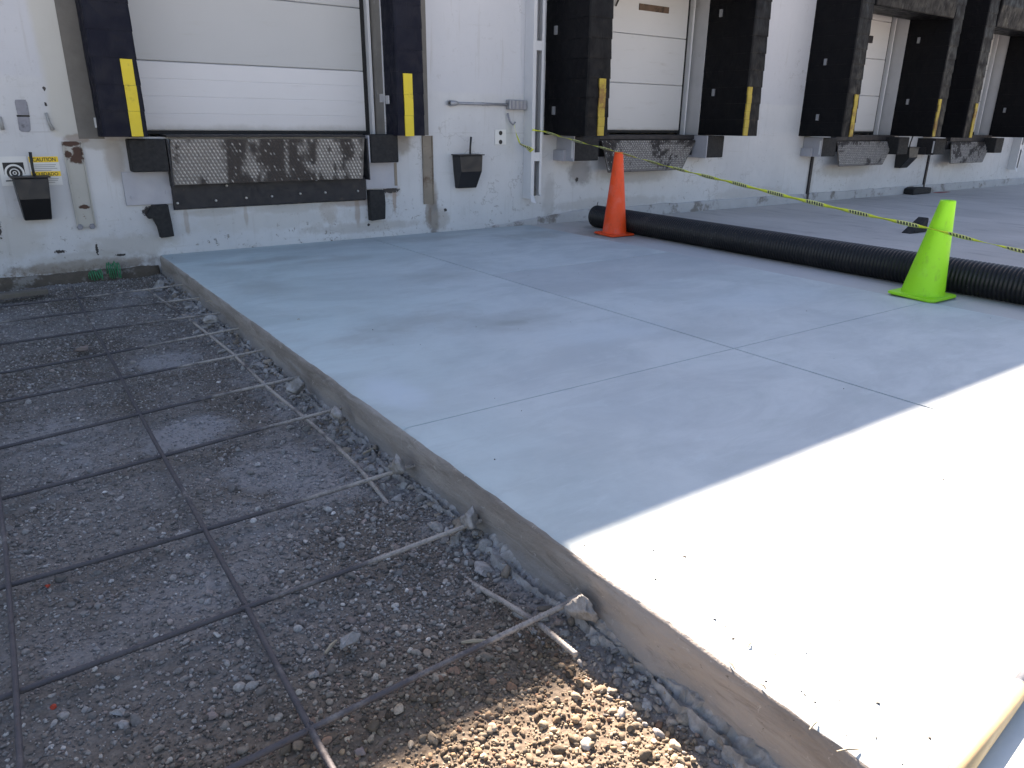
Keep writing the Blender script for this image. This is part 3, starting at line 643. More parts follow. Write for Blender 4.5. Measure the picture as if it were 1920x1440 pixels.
# bare strips left by an older, wider dock seal
MB().box(.735, .93, -.006, .02, 1.03, 4.2).build('bare_strip', M['strip'], bld); MB().box(3.85, 4.105, -.006, .02, 1.06, 4.2).build('bare_strip', M['strip'], bld)
# footing exposed in the pit, and the projecting base course by the yard
m = MB(); rings = []
for x in np.arange(-14, XS + .01, .05):
    zt = -.09 + .05 * (float(fbm(x, 0, 4, 8)) - .5); rings.append([(x, .02, -.4), (x, .02, zt + .01), (x, -.012 - .01 * float(vnoise(x, 1, 9)), zt), (x, -.035 - .03 * float(fbm(x, 2, 6, 3)), zt - .05), (x, -.05 - .03 * float(fbm(x, 5, 6, 3)), -.4)])
m.loft(rings); m.build('footing', M['footing'], bld, smooth=True)
m = MB(); rings = []
for x in np.r_[np.arange(4.85, 20, .06), np.arange(20, 34, .5)]:
    k = min(1, max(0, (x - 4.85) / 1.5)); zt = .02 + k * .125 + .028 * (float(fbm(x, 3, 2.5, 8)) - .5) + .012 * (float(vnoise(x, 3, 14, 2)) - .5)
    e = .010 + .012 * k; rings.append([(x, .02, -.05), (x, .02, zt), (x, -e * .5, zt - .004), (x, -e, zt - .016), (x, -e - .004, -.05)])
m.loft(rings); m.build('base_course', M['base'], bld)

# ------------------------------------------------------------------ docks
def wob(x, z, s=1.): return (float(fbm(x, z, 2.2, 50)) - .5) * .03 * s
def pad(x0, x1, p, z0, z1, flare):
    """foam pad faced with overlapping vinyl pleats; each pleat flares a little at its foot"""
    m = MB(); hgt = .205; n = int(math.ceil((z1 - z0) / hgt)); rings = []
    for k in range(n):
        a = z0 + k * hgt; b = min(z1, a + hgt)
        for (z, f) in ((a, flare), (a + .012, flare * 1.05), ((a + b) / 2, flare * .55), (b - .001, 0)):
            w = wob(x0, z); rings.append([(x0 - f * .5 + w * .3, 0.004, z), (x0 - f * .5 + w, -p * .55, z), (x0 - f + w * .5 + .012, -p - f, z), (x0 - f + w * .5 + .03, -p - f - .012, z), (x1 + f - .03 + w * .4, -p - f - .012 + w * .3, z), (x1 + f - .012 + w * .4, -p - f, z), (x1 + f * .5, -p * .5, z), (x1 + f * .5, .004, z)])
    m.loft(rings); return m
seal_labels = ['navy vinyl dock seal pads with clean yellow stripes beside the gravel pit', 'deep black dock seal pads with yellow stripes behind the orange cone', 'deep black dock seal pads with worn yellow stripes between two black wall strips', 'deep black dock seal pads crowding the dock past the last wall strip']
PADS = [dict(L=(.885, 1.245), R=(3.60, 3.93), p=.25, z=1.05), dict(L=(5.70, 6.06), R=(8.46, 8.79), p=.75, z=1.065), dict(L=(10.83, 11.19), R=(13.55, 13.88), p=.72, z=1.05), dict(L=(14.72, 15.09), R=(17.40, 17.75), p=.70, z=1.03)]
STR = [((1.105, 1.195), (3.685, 3.785), 1.66), ((5.88, 5.975), (8.475, 8.56), 1.68), ((11.03, 11.12), (13.57, 13.65), 1.66), ((14.95, 15.04), (17.42, 17.5), 1.62)]
for i, (d, q) in enumerate(zip(DOCKS, PADS)):
    s = thing('dock_seal', ((d['l'] + d['r']) / 2, -q['p'] / 2, q['z']), seal_labels[i], 'dock seal', 'dock seals along the wall')
    mm = M['navy'] if i == 0 else M['black_vinyl']; fl = .003 if i == 0 else .006
    pad(*q['L'], q['p'], q['z'], 3.7, fl).build('side_pad', mm, s); pad(*q['R'], q['p'], q['z'] + (.01 if i == 0 else 0), 3.7, fl).build('side_pad', mm, s)
    hz = 2.88 + (.2 if i == 0 else 0)
    m = MB(); m.prism([(-.002, hz + .05), (-q['p'] - .02, hz), (-q['p'] - .05, hz + .35), (-q['p'] - .02, 3.75), (-.002, 3.78)], 'x', q['L'][1] + .015, q['R'][0] - .015); m.build('header_pad', mm, s, bevel=.02)
    MB().box(q['L'][0] - .03, q['R'][1] + .03, -q['p'] - .06, -.003, 3.79, 3.84).build('rain_hood', M['black_steel'], s, bevel=.004)
    for side, (a, b) in zip('LR', STR[i][:2]):
        m = MB(); n = 3 if i == 0 else 6; z0 = q['z'] + .005; z1 = STR[i][2]
        for k in range(n):
            za = z0 + (z1 - z0) * k / n; zb = z0 + (z1 - z0) * (k + 1) / n - .002; jx = .004 * math.sin(k * 2.1) if i else .0015 * math.sin(k * 2)
            y = -q['p'] - fl * 1.05 - .022; m.box(a + jx, b + jx, y, y + .02, za, zb)
        m.build('guide_stripe', M['yellow'] if i == 0 else M['yellow_worn'], s)
    tags = {0: [], 1: [(5.69, -.20, 1.34), (5.69, -.20, 2.20), (8.45, -.22, 1.62), (8.45, -.22, 2.6)], 2: [(10.82, -.3, 1.33), (10.82, -.3, 2.12), (13.54, -.22, 1.62), (13.54, -.22, 2.6)], 3: [(17.39, -.2, 1.55)]}[i]
    for (x, y, z) in tags: MB().box(x - .018, x + .004, y - .02, y + .02, z - .045, z + .045).build('fastener', M['galv'], s)
    if i == 0:
        p_ = at(182, 230, Y=0); MB().box(p_[0] - .022, p_[0] + .028, -.02, -.007, p_[2] - .04, p_[2] + .04).build('fastener', M['sign_white'], s)
        for (px, py) in ((716, 184), (727, 187)):
            p_ = at(px, py, X=3.58); MB().box(3.568, 3.584, p_[1] - .03, p_[1] + .03, p_[2] - .04, p_[2] + .04).build('fastener', M['jamb_white'], s)

door_labels = ['white sectional dock door with a brighter bottom panel above the wide tread plate', 'worn white sectional dock door with a brown slot, behind the orange cone', 'white sectional dock door with a small dark latch, past the first black wall strip', 'dock door mostly hidden by black pads past the second black wall strip']
for i, d in enumerate(DOCKS):
    zb = 1.095 if i == 0 else 1.12
    t = thing('dock_door', ((d['l'] + d['r']) / 2, .27, zb), door_labels[i], 'door', 'dock doors along the wall')
    xr = d['r'] - (.105 if i == 0 else .13); z = zb
    k = 0
    while z < d['top'] - .05:
        hgt = .595; zt = min(z + hgt, d['top'] + .05); prof = [(.31, z + .002)]
        front = .25; prof += [(front + .006, z + .002), (front, z + .010)]
        if i == 0 and k == 0:
            for r in range(1, 4):
                zz = z + (zt - z) * r / 4; prof += [(front, zz - .006), (front + .0025, zz), (front, zz + .006)]
        prof += [(front, zt - .010), (front + .007, zt - .003), (.31, zt - .003)]
        m = MB(); m.prism(prof[::-1], 'x', d['l'] + .03, xr); m.build('panel', (M['door_new'] if k == 0 else M['door_old']) if i == 0 else M['door_dirty'], t); z += hgt; k += 1
    MB().box(d['l'] + .03, xr, .245, .31, zb - .03, zb).build('bottom_seal', M['rubber'], t)
    MB().box(xr + .001, xr + .055, .27, .33, SILL + .005, d['top'] - .01).build('door_gap_strip', M['rubber'], t)  # black strip standing in for the dark gap between door and track
    MB().box(xr + .056, xr + .085, .20, .33, SILL + .006, d['top'] - .02).build('track', M['white_metal'], t); MB().box(d['l'] + .002, d['l'] + .028, .20, .33, SILL + .006, d['top'] - .02).build('track', M['white_metal'], t)
    if i == 1: 
        a = at(1199, 14, Y=.24); b = at(1254, 20, Y=.24); MB().box(a[0], b[0], .235, .252, b[2] - .035, b[2] + .04).build('slot', M['rust'], t)
        a = at(1157, 8, Y=.22); m = MB(); m.tube([(a[0] + .03, .22, a[2] + .2), (a[0] + .01, .21, a[2] + .05), (a[0] - .02, .22, a[2] - .02)], .012, 6); m.build('pull_rope', M['ink'], t)
    if i == 2: 
        a = at(1628, 74, Y=.24); MB().box(a[0] - .10, a[0] + .12, .225, .252, a[2] - .05, a[2] + .06).build('latch', M['black_steel'], t)

# levellers with hanging tread-plate lips
lev_labels = ['wide worn tread-plate lip over a bolted black beam between navy pads', 'tapered scraped tread-plate lip behind the orange cone tip', 'tapered pale tread-plate lip beside the wall bin with a stick', 'tapered rust-blotched tread-plate lip past the last black wall strip']
LIPS = [dict(t=(1.43, 3.30, -.10, 1.03), b=(1.41, 3.245, -.13, .635)), dict(t=(6.53, 8.30, -.12, 1.00), b=(6.52, 7.86, -.30, .625)), dict(t=(11.74, 13.52, -.12, .965), b=(11.62, 12.93, -.30, .585)), dict(t=(15.62, 17.3, -.12, .94), b=(15.36, 16.68, -.30, .555))]
for i, (d, q) in enumerate(zip(DOCKS, LIPS)):
    xa, xb_, yt, zt = q['t']; xc, xd, yb, zb = q['b']
    t = thing('dock_leveller', ((xa + xb_) / 2, -.05, .4), lev_labels[i], 'dock leveller', 'dock levellers along the wall')
    MB().box(xa - .02, xb_ + .02, yt + .02, .24, zt + .012, SILL + .02).build('deck_edge', M['black_steel'], t, bevel=.004)
    P = lambda u, v, o=0.: Vector((xa + (xc - xa) * v + ((xb_ + (xd - xb_) * v) - (xa + (xc - xa) * v)) * u, yt + (yb - yt) * v, zt + (zb - zt) * v)) + o * Nn
    Nn = Vector((0, -(zt - zb), -(yt - yb))).normalized(); Nn = Vector((0, -abs(Nn.y), Nn.z if yb < yt else -Nn.z)); Nn = Vector((0, -(zt - zb), (yt - yb))).normalized()
    Wd = xb_ - xa; Hd = math.hypot(zt - zb, yt - yb)
    # plate body with vertex colours (worn bright / rusty brown)
    def worn(u, v):
        x = u * Wd; vs = .30 if i == 0 else 1.3; n1 = float(fbm(x + i * 7, v * Hd * vs, 5.5 if i == 0 else 3.2, 60 + i)); n2 = float(fbm(x + i * 5, v * Hd * (.5 if i == 0 else 1.), 22., 70))
        if i == 0: b = .85 if u < .26 else (.72 if u > .80 else .42); b -= .30 * max(0, (v - .84) / .16)
        else: b = [0, .66, .76, .56][i] - (.25 if v < .12 else 0) + (.1 if v > .4 else 0)
        return 1 / (1 + math.exp(-((n1 - .5) * 2.0 + (n2 - .5) * 1.2 + b - .5) * 22))
    nu, nv = 60, 14; V = []; C = []
    for b_ in range(nv + 1):
        for a_ in range(nu + 1):
            u, v = a_ / nu, b_ / nv; V.append(P(u, v)); w = worn(u, v); C.append(np.array([.045, .038, .035]) * (1 - w * .55) + np.array([.30, .275, .25]) * w * .55)
    I = np.arange((nu + 1) * (nv + 1)).reshape(nv + 1, nu + 1); F = np.stack([I[:-1, :-1], I[1:, :-1], I[1:, 1:], I[:-1, 1:]], -1).reshape(-1, 4)
    off = np.array(t['_o']); me = npmesh('lip', np.array(V) - off, F, np.array(C), False); me.materials.append(M['plate']); o = link('lip', me, t)
    sol = o.modifiers.new('thickness', 'SOLIDIFY'); sol.thickness = .02; sol.offset = -1 if True else 1
    # raised lozenges
    pu, pv = .034, .030; V = []; F = []; C = []
    for r in range(int(Hd / pv)):
        for c in range(int(Wd / pu)):
            u = (c + .5 + (.5 if r % 2 else 0)) * pu / Wd; v = (r + .6) * pv / Hd
            if u > .985 or v > .97: continue
            sg = 1 if (r + c) % 2 == 0 else -1
            if i == 0: sg = 1
            L_, w_ = .0185, .0078; ca, sa = math.cos(.95 * sg), math.sin(.95 * sg); w = min(1., max(0., worn(u, v) * random.uniform(.75, 1.) + (random.uniform(.0, .8) if random.random() < .22 else 0))); b0 = len(V)
            for (e, f_) in ((L_, 0), (0, w_), (-L_, 0), (0, -w_)):
                V.append(P(u + (e * ca - f_ * sa) / Wd, v + (e * sa + f_ * ca) / Hd, .0008))
            V.append(P(u + L_ * .35 * ca / Wd, v + L_ * .35 * sa / Hd, .0050)); V.append(P(u - L_ * .35 * ca / Wd, v - L_ * .35 * sa / Hd, .0050))
            F += [(b0, b0 + 1, b0 + 4), (b0 + 1, b0 + 5, b0 + 4), (b0 + 1, b0 + 2, b0 + 5), (b0 + 2, b0 + 3, b0 + 5), (b0 + 3, b0 + 4, b0 + 5), (b0 + 3, b0, b0 + 4)]
            cc = np.array([.07, .06, .055]) * (1 - w) + np.array([.62, .58, .53]) * w * random.uniform(.8, 1.1); C += [cc] * 6
    me = npmesh('tread_pattern', np.array([p[:] for p in V]) - off, np.array(F), np.array(C), False); me.materials.append(M['plate']); o = link('tread_pattern', me, t, kind='stuff')
    if i == 0:
        m = MB(); m.prism([(-.002, .66), (-.05, .645), (-.05, .415), (-.002, .40)], 'x', 1.40, 3.31); m.build('lip_keeper_beam', M['black_steel'], t, bevel=.004)
        m = MB(); m.prism([(-.002, 1.03), (-.13, 1.03), (-.16, .62), (-.002, .62)], 'x', 1.395, 1.408); m.build('side_gusset', M['black_steel'], t); m = MB(); m.prism([(-.002, 1.03), (-.12, 1.03), (-.14, .62), (-.002, .62)], 'x', 3.312, 3.325); m.build('side_gusset', M['black_steel'], t)
        for (px, py) in ((333, 381), (405, 376), (462, 371), (510, 368), (563, 363), (610, 361), (671, 358), (425, 348), (593, 337)):
            p_ = at(px, py, Y=-.055); m = MB(); m.tube([(p_[0], -.05, p_[2]), (p_[0], -.062, p_[2]), (p_[0], -.068, p_[2])], [.012, .011, .006], 8); m.build('bolt', M['bolt'], t, smooth=True)
    else:
        MB().box(xa - .1, xb_ + .05, -.08, -.003, .80, zt + .01).build('lip_keeper_beam', M['black_steel'], t, bevel=.004)

# bumpers
def bumper(name, x0, x1, p, z0, z1, label, bracket=None, bm='grey_steel', plies=0):
    t = thing(name, ((x0 + x1) / 2, 0, z0), label, 'dock bumper', 'dock bumpers along the wall')
    if plies:
        w = (x1 - x0) / plies
        for k in range(plies): MB().box(x0 + w * k + .001, x0 + w * (k + 1) - .001, -p - .002 * (k % 2), -.012, z0, z1).build('rubber_ply', M['rubber'], t, bevel=.006)
    else: MB().box(x0, x1, -p, -.004, z0, z1).build('rubber_block', M['rubber'], t, bevel=.012)
    if bracket: 
        for b in bracket: MB().box(*b).build('steel_plate', M[bm], t, bevel=.003)
    return t
t = bumper('dock_bumper', 1.085, 1.385, .16, .755, 1.03, 'square black dock bumper on a grey steel plate at the gravel pit end', [(1.012, 1.405, -.022, -.002, .462, .752)])
for (x, z) in ((1.07, .53), (1.36, .56)): m = MB(); m.tube([(x, -.022, z), (x, -.032, z)], .018, 6); m.build('bolt', M['grey_steel'], t)
t = bumper('dock_bumper', 3.345, 3.655, .16, .79, 1.072, 'square black dock bumper on a rust-streaked grey plate beside the navy pad', [(3.328, 3.695, -.022, -.002, .515, .79), (3.328, 3.344, -.13, -.023, .792, 1.06)])
MB().box(3.66, 3.692, -.026, -.0225, .54, .78).build('rust_streak', M['channel_rust'], t)
m = MB(); m.prism([(1.215, .460), (1.19, .42), (1.155, .375), (1.165, .345), (1.205, .345), (1.235, .26), (1.245, .165), (1.36, .175), (1.355, .30), (1.345, .462)], 'y', -.085, -.004)
tag(m.build('dock_bumper', M['rubber'], bevel=.006), 'torn black rubber bumper with a ragged left edge below the grey plate', 'dock bumper', 'dock bumpers along the wall')
m = MB(); m.prism([(3.335, .51), (3.335, .19), (3.505, .20), (3.515, .36), (3.51, .505)], 'y', -.085, -.004)
tag(m.build('dock_bumper', M['rubber'], bevel=.008), 'plain black rubber bumper below the rust-streaked grey plate', 'dock bumper', 'dock bumpers along the wall')
def dock_bumpers(xl_, xr_, zz, labs, br=True):
    t = bumper('dock_bumper', xl_ + .015, xl_ + .40, .34, zz, zz + .285, labs[0], [(xl_, xl_ + .014, -.34, -.003, zz - .005, zz + .287), (xl_ - .05, xl_ - .001, -.20, -.003, zz - .005, zz + .12)], 'grey_steel' if xl_ < 14 else 'black_steel')
    MB().box(xl_ - .008, xl_ - .001, -.325, -.30, zz + .03, zz + .24).build('steel_edge', M['white_metal'], t)
    bumper('dock_bumper', xr_, xr_ + .34, .34, zz, zz + .29, labs[1], [(xr_ - .016, xr_ - .002, -.34, -.003, zz - .005, zz + .29)] if br else None)
dock_bumpers(5.90, 8.29, .77, ('black bumper in a grey steel bracket beside the white drain guard', 'black dock bumper right of the scraped lip behind the orange cone'))
dock_bumpers(10.98, 13.27, .745, ('black bumper in a grey steel bracket on top of the first black wall strip', 'black dock bumper beside the pale tapered lip and the wall bin'), False)
dock_bumpers(14.55, 17.0, .725, ('black bumper on top of the second black wall strip', 'black dock bumper right of the rust-blotched lip'), False)

# ------------------------------------------------------------------ things on the wall
def wall_bin(x, z, w, h, label, lean=0., depth=.16):
    t = thing('wall_bin', (x, -.004, z), label, 'wall bin', 'black wall bins')
    m = MB(); b = w * .40; tp = w * .5
    prof = lambda s, zz: None
    top = [(x - tp, -.004, z + h), (x + tp, -.004, z + h), (x + tp * .96, -depth, z + h), (x - tp * .96, -depth, z + h)]
    mid = [(x - tp * .93, -.004, z + h * .52), (x + tp * .93, -.004, z + h * .52), (x + tp * .86, -depth * 1.05, z + h * .52), (x - tp * .86, -depth * 1.05, z + h * .52)]
    bot = [(x - b, -.004, z), (x + b, -.004, z), (x + b * .95, -depth * .45, z), (x - b * .95, -depth * .45, z)]
    m.loft([bot, mid, top]); bk = m.build('bucket', M['plastic'], t, bevel=.008)
    MB().box(x - tp - .012, x + tp + .012, -depth - .012, -.003, z + h + .001, z + h + .013).build('rim', M['plastic'], bk, bevel=.003)
    m = MB(); m.tube([(x + .03, -depth * .5, z + h * .6), (x + .035 + lean * .5, -depth * .5, z + h + .09), (x + .045 + lean, -depth * .52, z + h + .20)], [.011, .011, .012], 8); m.build('stick', M['ink'], t, smooth=True)
    return t
wall_bin(4.56, .485, .32, .36, 'black wedge-shaped wall bin with a stick, beside the round-stained post recess')
wall_bin(.325, .385, .255, .345, 'black wedge-shaped wall bin with a stick, in front of the caution sign', lean=-.01)
wall_bin(14.02, .49, .34, .36, 'black wedge-shaped wall bin with a stick, between two tapered lips', lean=.05, depth=.24)

# drain guard: three-sided white channel with rungs, downpipe inside
def guard(x, label, z0=.33, z1=4.6):
    t = thing('drain_guard', (x, 0, z0), label, 'drain guard', 'white drain guards'); w = .155; p = .16
    MB().box(x, x + .006, -p, -.002, z0, z1).build('side_plate', M['white_metal'], t)
    MB().box(x + w - .006, x + w, -p, -.002, z0 + .03, z1).build('side_plate', M['white_metal'], t)
    MB().box(x - .001, x + .045, -p - .007, -p - .0005, z0 + .05, z1).build('front_flange', M['white_metal'], t); MB().box(x + w - .032, x + w + .001, -p - .007, -p - .0005, z0 + .05, z1).build('front_flange', M['white_metal'], t)
    for z in (.82, 2.03, 3.2): MB().box(x + .046, x + w - .033, -p - .006, -p, z - .05, z + .05).build('rung', M['white_metal'], t)
    m = MB(); m.tube([(x + .085, -.075, z0 + .10), (x + .085, -.075, z1 - .05)], .042, 16); dp = m.build('downpipe', M['galv'], t, smooth=True)
    for z in (1.35, 1.72, .92): m = MB(); m.tube([(x + .085, -.075, z - .012), (x + .085, -.075, z + .012)], .046, 16); m.build('pipe_band', M['galv'], dp, smooth=True)
    MB().box(x + .05, x + .12, -.12, -.03, z0 + .03, z0 + .11).build('pipe_shoe', M['strip'], dp, bevel=.01)
    m = MB(); m.add([(x - .002, -p, z0 + .05), (x - .02, -p - .05, z0 - .03), (x + .05, -p - .05, z0 - .05), (x + .045, -p - .003, z0 + .05)], [(0, 1, 2, 3)]); o = m.build('bent_foot', M['white_metal'], t); s = o.modifiers.new('t', 'SOLIDIFY'); s.thickness = .004
    return t
guard(5.395, 'white steel drain guard with rungs and a bent foot, caution tape tied on'); guard(18.6, 'white steel drain guard at the far docks past the last lip', .35)

# conduit with junction box
a = at(845, 194, Y=-.04); b = at(955, 196, Y=-.04); c = at(981, 197, Y=-.04)
t = thing('wall_conduit', (a[0], -.04, a[2]), 'short grey conduit pipe ending in a ribbed junction box on the white wall', 'conduit'); zc = 1.395
m = MB(); m.tube([(a[0] + .05, -.04, zc), (5.14, -.04, zc)], .014, 12); m.build('pipe', M['galv'], t, smooth=True)
m = MB(); m.tube([(a[0] - .01, -.02, zc), (a[0] + .005, -.035, zc), (a[0] + .06, -.04, zc), (a[0] + .09, -.04, zc)], [.030, .032, .026, .019], 12); el = m.build('elbow', M['galv'], t, smooth=True)
m = MB(); m.tube([(a[0] - .015, -.052, zc), (a[0] - .015, -.058, zc)], .018, 10); m.build('elbow_mouth', M['ink'], el)
m = MB(); m.tube([(4.78, -.04, zc), (4.81, -.04, zc)], .018, 10); m.build('clamp', M['galv'], t)
jb = MB().box(5.13, 5.375, -.085, -.005, zc - .052, zc + .052).build('junction_box', M['galv'], t, bevel=.008)
for k in range(4): MB().box(5.15 + k * .055, 5.17 + k * .055, -.092, -.086, zc - .045, zc + .045).build('rib', M['smear'], jb)
# outlet plate
t = thing('outlet_plate', (5.055, 0, 1.04), 'small white plate with two dark knocked-out holes beside the drain guard', 'outlet'); opl = MB().box(4.978, 5.134, -.012, -.002, .955, 1.122).build('plate', M['sign_white'], t, bevel=.003)
for z in (1.085, .985): m = MB(); m.tube([(5.056, -.0125, z), (5.056, -.0145, z)], [.026, .024], 9); m.build('hole', M['ink'], opl)
# hook
m = MB(); pts = [at(952, 212, Y=-.03), at(956, 228, Y=-.05), at(962, 234, Y=-.06), at(966, 229, Y=-.06)]; m.tube(pts, .011, 8); tag(m.build('wall_hook', M['smear'], smooth=True), 'bent grey hook on the wall that holds the caution tape', 'hook')
# steel channels under the old seals
def channel(x0, x1, z0, z1, mat, label, edge):
    t = thing('steel_channel', ((x0 + x1) / 2, 0, z0), label, 'steel channel'); MB().box(x0, x1, -.012, -.002, z0, z1).build('web', mat, t)
    MB().box(x0 - .012, x0 - .001, -.024, -.002, z0, z1).build('flange', edge, t, bevel=.002); MB().box(x1 + .001, x1 + .012, -.024, -.002, z0, z1).build('flange', edge, t, bevel=.002); return t
t = channel(.612, .735, .29, 1.01, M['channel'], 'pale steel channel with rusted top and two bolts, right of the caution sign', M['channel'])
for x in (.62, .715): m = MB(); m.tube([(x, -.012, .30), (x, -.035, .30)], [.026, .022], 6); m.build('bolt', M['smear'], t)
t = channel(4.03, 4.135, .325, 1.055, M['channel_rust'], 'rust-brown steel channel under the right navy pad with soot below', M['channel_rust'])
# signs
t = thing('chock_sign', (.25, 0, .66), 'white square sign with black panel and concentric circles, partly behind the wall bin', 'sign')
MB().box(.125, .330, -.006, -.002, .665, .895).build('board', M['sign_white'], t)
MB().box(.155, .30, -.0075, -.0062, .755, .848).build('black_panel', M['ink'], t)
def disc(x, z, r0, r1, y, n=28, a0=0, a1=2 * math.pi):
    m = MB(); V = []; F = []
    for k in range(n + 1):
        a = a0 + (a1 - a0) * k / n
        for r in (r0, r1): V.append((x + r * math.cos(a), y, z + r * math.sin(a)))
    for k in range(n): F.append((2 * k, 2 * k + 1, 2 * k + 3, 2 * k + 2))
    m.add(V, F); return m
disc(.227, .765, .055, .070, -.0078).build('ring', M['sign_white'], t); disc(.227, .765, .0, .055, -.0076).build('wheel', M['ink'], t); disc(.227, .765, .028, .036, -.0079).build('ring', M['sign_white'], t); disc(.227, .765, .008, .014, -.0079).build('ring', M['sign_white'], t)
MB().box(.155, .31, -.0078, -.0063, .70, .708).build('ground_line', M['ink'], t)
def text(s, x, z, size, y, parent, mat, width=None):
    cu = bpy.data.curves.new('lettering', 'FONT'); cu.body = s; cu.size = size; cu.align_x = 'CENTER'; cu.extrude = 0; cu.offset = size * .018
    ob = bpy.data.objects.new('lettering', cu); COL.objects.link(ob); dg = bpy.context.evaluated_depsgraph_get(); me = bpy.data.meshes.new_from_object(ob.evaluated_get(dg))
    bpy.data.objects.remove(ob)
    V = np.array([v.co[:] for v in me.vertices]); k = 1.
    if width: k = width / (V[:, 0].max() - V[:, 0].min())
    off = tuple(parent['_o'])
    for v in me.vertices:
        c = v.co.copy(); v.co = (x + c.x * k - off[0], y - off[1], z + c.y - off[2])
    me.materials.clear(); me.materials.append(mat); return link('lettering', me, parent)
t = thing('caution_sign', (.45, 0, .655), 'small yellow and white caution sign behind the stick of the wall bin', 'sign'); 
MB().box(.340, .555, -.006, -.002, .660, .893).build('board', M['sign_white'], t)
b1 = MB().box(.342, .553, -.0074, -.0062, .845, .891).build('yellow_band', M['sign_yellow'], t); b2 = MB().box(.342, .553, -.0074, -.0062, .732, .772).build('yellow_band', M['sign_yellow'], t)
text('CAUTION', .452, .853, .042, -.0082, b1, M['ink'], .165); text('CUIDADO', .452, .738, .038, -.0082, b2, M['ink'], .165)
for k, (z, a, b) in enumerate([(.825, .365, .53), (.81, .36, .52), (.795, .37, .535), (.78, .365, .49), (.712, .36, .53), (.698, .37, .525), (.682, .365, .50)]): MB().box(a, b, -.0074, -.0062, z - .003, z + .003).build('print_line', M['ink_grey'], t)
# putty patch and bracket marks high on the wall
t = thing('wall_patch', (.365, 0, 1.08), 'long grey putty patch with a dark line across it, above the caution sign', 'patch')
m = MB(); m.prism([(.325, 1.20), (.32, 1.10), (.335, 1.085), (.385, 1.083), (.40, 1.10), (.408, 1.20)], 'y', -.006, -.001); m.build('lower_half', M['smear'], t, bevel=.002); m = MB(); m.prism([(.330, 1.215), (.328, 1.31), (.335, 1.33), (.405, 1.332), (.413, 1.31), (.412, 1.215)], 'y', -.006, -.001); m.build('upper_half', M['smear'], t, bevel=.002)
MB().box(.322, .412, -.004, -.001, 1.2005, 1.2145).build('dark_line', M['ink'], t)
m = MB(); m.tube([(.530, -.012, 1.235), (.538, -.014, 1.16), (.556, -.014, 1.10)], [.010, .011, .017], 7); tag(m.build('wall_pin', M['ink_grey'], smooth=True), 'thin dark slanting pin on the wall beside the grey putty patch', 'pin')
m = MB(); m.tube([(.205, -.012, 1.20), (.208, -.014, 1.10)], .014, 7); tag(m.build('wall_pin', M['ink_grey'], smooth=True), 'dark upright pin on the wall left of the grey putty patch', 'pin')
# black joint strips below the bumpers
for (x, lab) in ((11.27, 'thin black vertical strip on the wall below the grey bracketed bumper'), (15.07, 'thin black vertical strip on the wall next to the black block')):
    MBo = MB().box(x - .03, x + .03, -.028, -.001, -.002, .75 if x < 12 else .70); tag(MBo.build('wall_strip', M['black_steel'], bevel=.004), lab, 'strip')
m = MB(); m.prism([(14.33, 0.), (15.0, 0.), (15.0, .11), (14.42, .13), (14.33, .10)], 'y', -.22, -.026); tag(m.build('rubber_block', M['rubber'], bevel=.02), 'low black rubber block on the yard against the wall foot', 'block')

# ------------------------------------------------------------------ things in the yard and on the slab
def cone(name, x, y, h, rb_, rt, base, mat, label, lean=(0, 0), z=0., bump=.0):
    t = thing(name, (x, y, z), label, 'traffic cone'); n = 40
    prof = [(rb_ * 1.10, .022), (rb_ * 1.02, .032), (rb_, .055)] + [(rb_ + (rt - rb_) * k, .055 + (h - .055) * k) for k in (.2, .4, .6, .8, .97, 1.)] + [(rt * .93, h + .003), (rt * .82, h - .004), (rt * .85, h - .06), (rb_ * .6, h * .4)]
    R = []
    for (r, zz) in prof:
        k = zz / h; R.append([(x + lean[0] * k + r * (1 + bump * math.sin(2 * a + 1) * k) * math.cos(a), y + lean[1] * k + r * math.sin(a), z + zz) for a in np.linspace(0, 2 * math.pi, n, endpoint=False)])
    m = MB(); m.loft(R, True, (False, True)); m.build('cone_body', mat, t, smooth=True)
    b = base / 2; c = base * .13; ring = []
    for cx, cy, a0 in ((1, 1, 0), (-1, 1, 90), (-1, -1, 180), (1, -1, 270)):
        for k in range(6):
            a = math.radians(a0 + 18 * k); ring.append((x + cx * (b - c) + c * math.cos(a), y + cy * (b - c) + c * math.sin(a)))
    sc = lambda s, zz: [(x + (p[0] - x) * s, y + (p[1] - y) * s, z + zz + .006 * math.sin(3 * math.atan2(p[1] - y, p[0] - x))) for p in ring]
    m = MB(); m.loft([sc(.985, .0075), sc(1., .012), sc(1., .024), sc(.97, .030), sc(.80, .031)]); m.build('base_plate', mat, t, smooth=False, bevel=.004)
    return t
cone('traffic_cone', 5.835, -1.20, .907, .135, .048, .35, M['orange'], 'tall scuffed orange traffic cone beside the open end of the pipe', z=-.004)
cone('traffic_cone', 5.640, -4.815, .705, .145, .052, .365, M['green'], 'short lime green traffic cone with wide base, caution tape across it', lean=(.035, -.035), bump=.10)

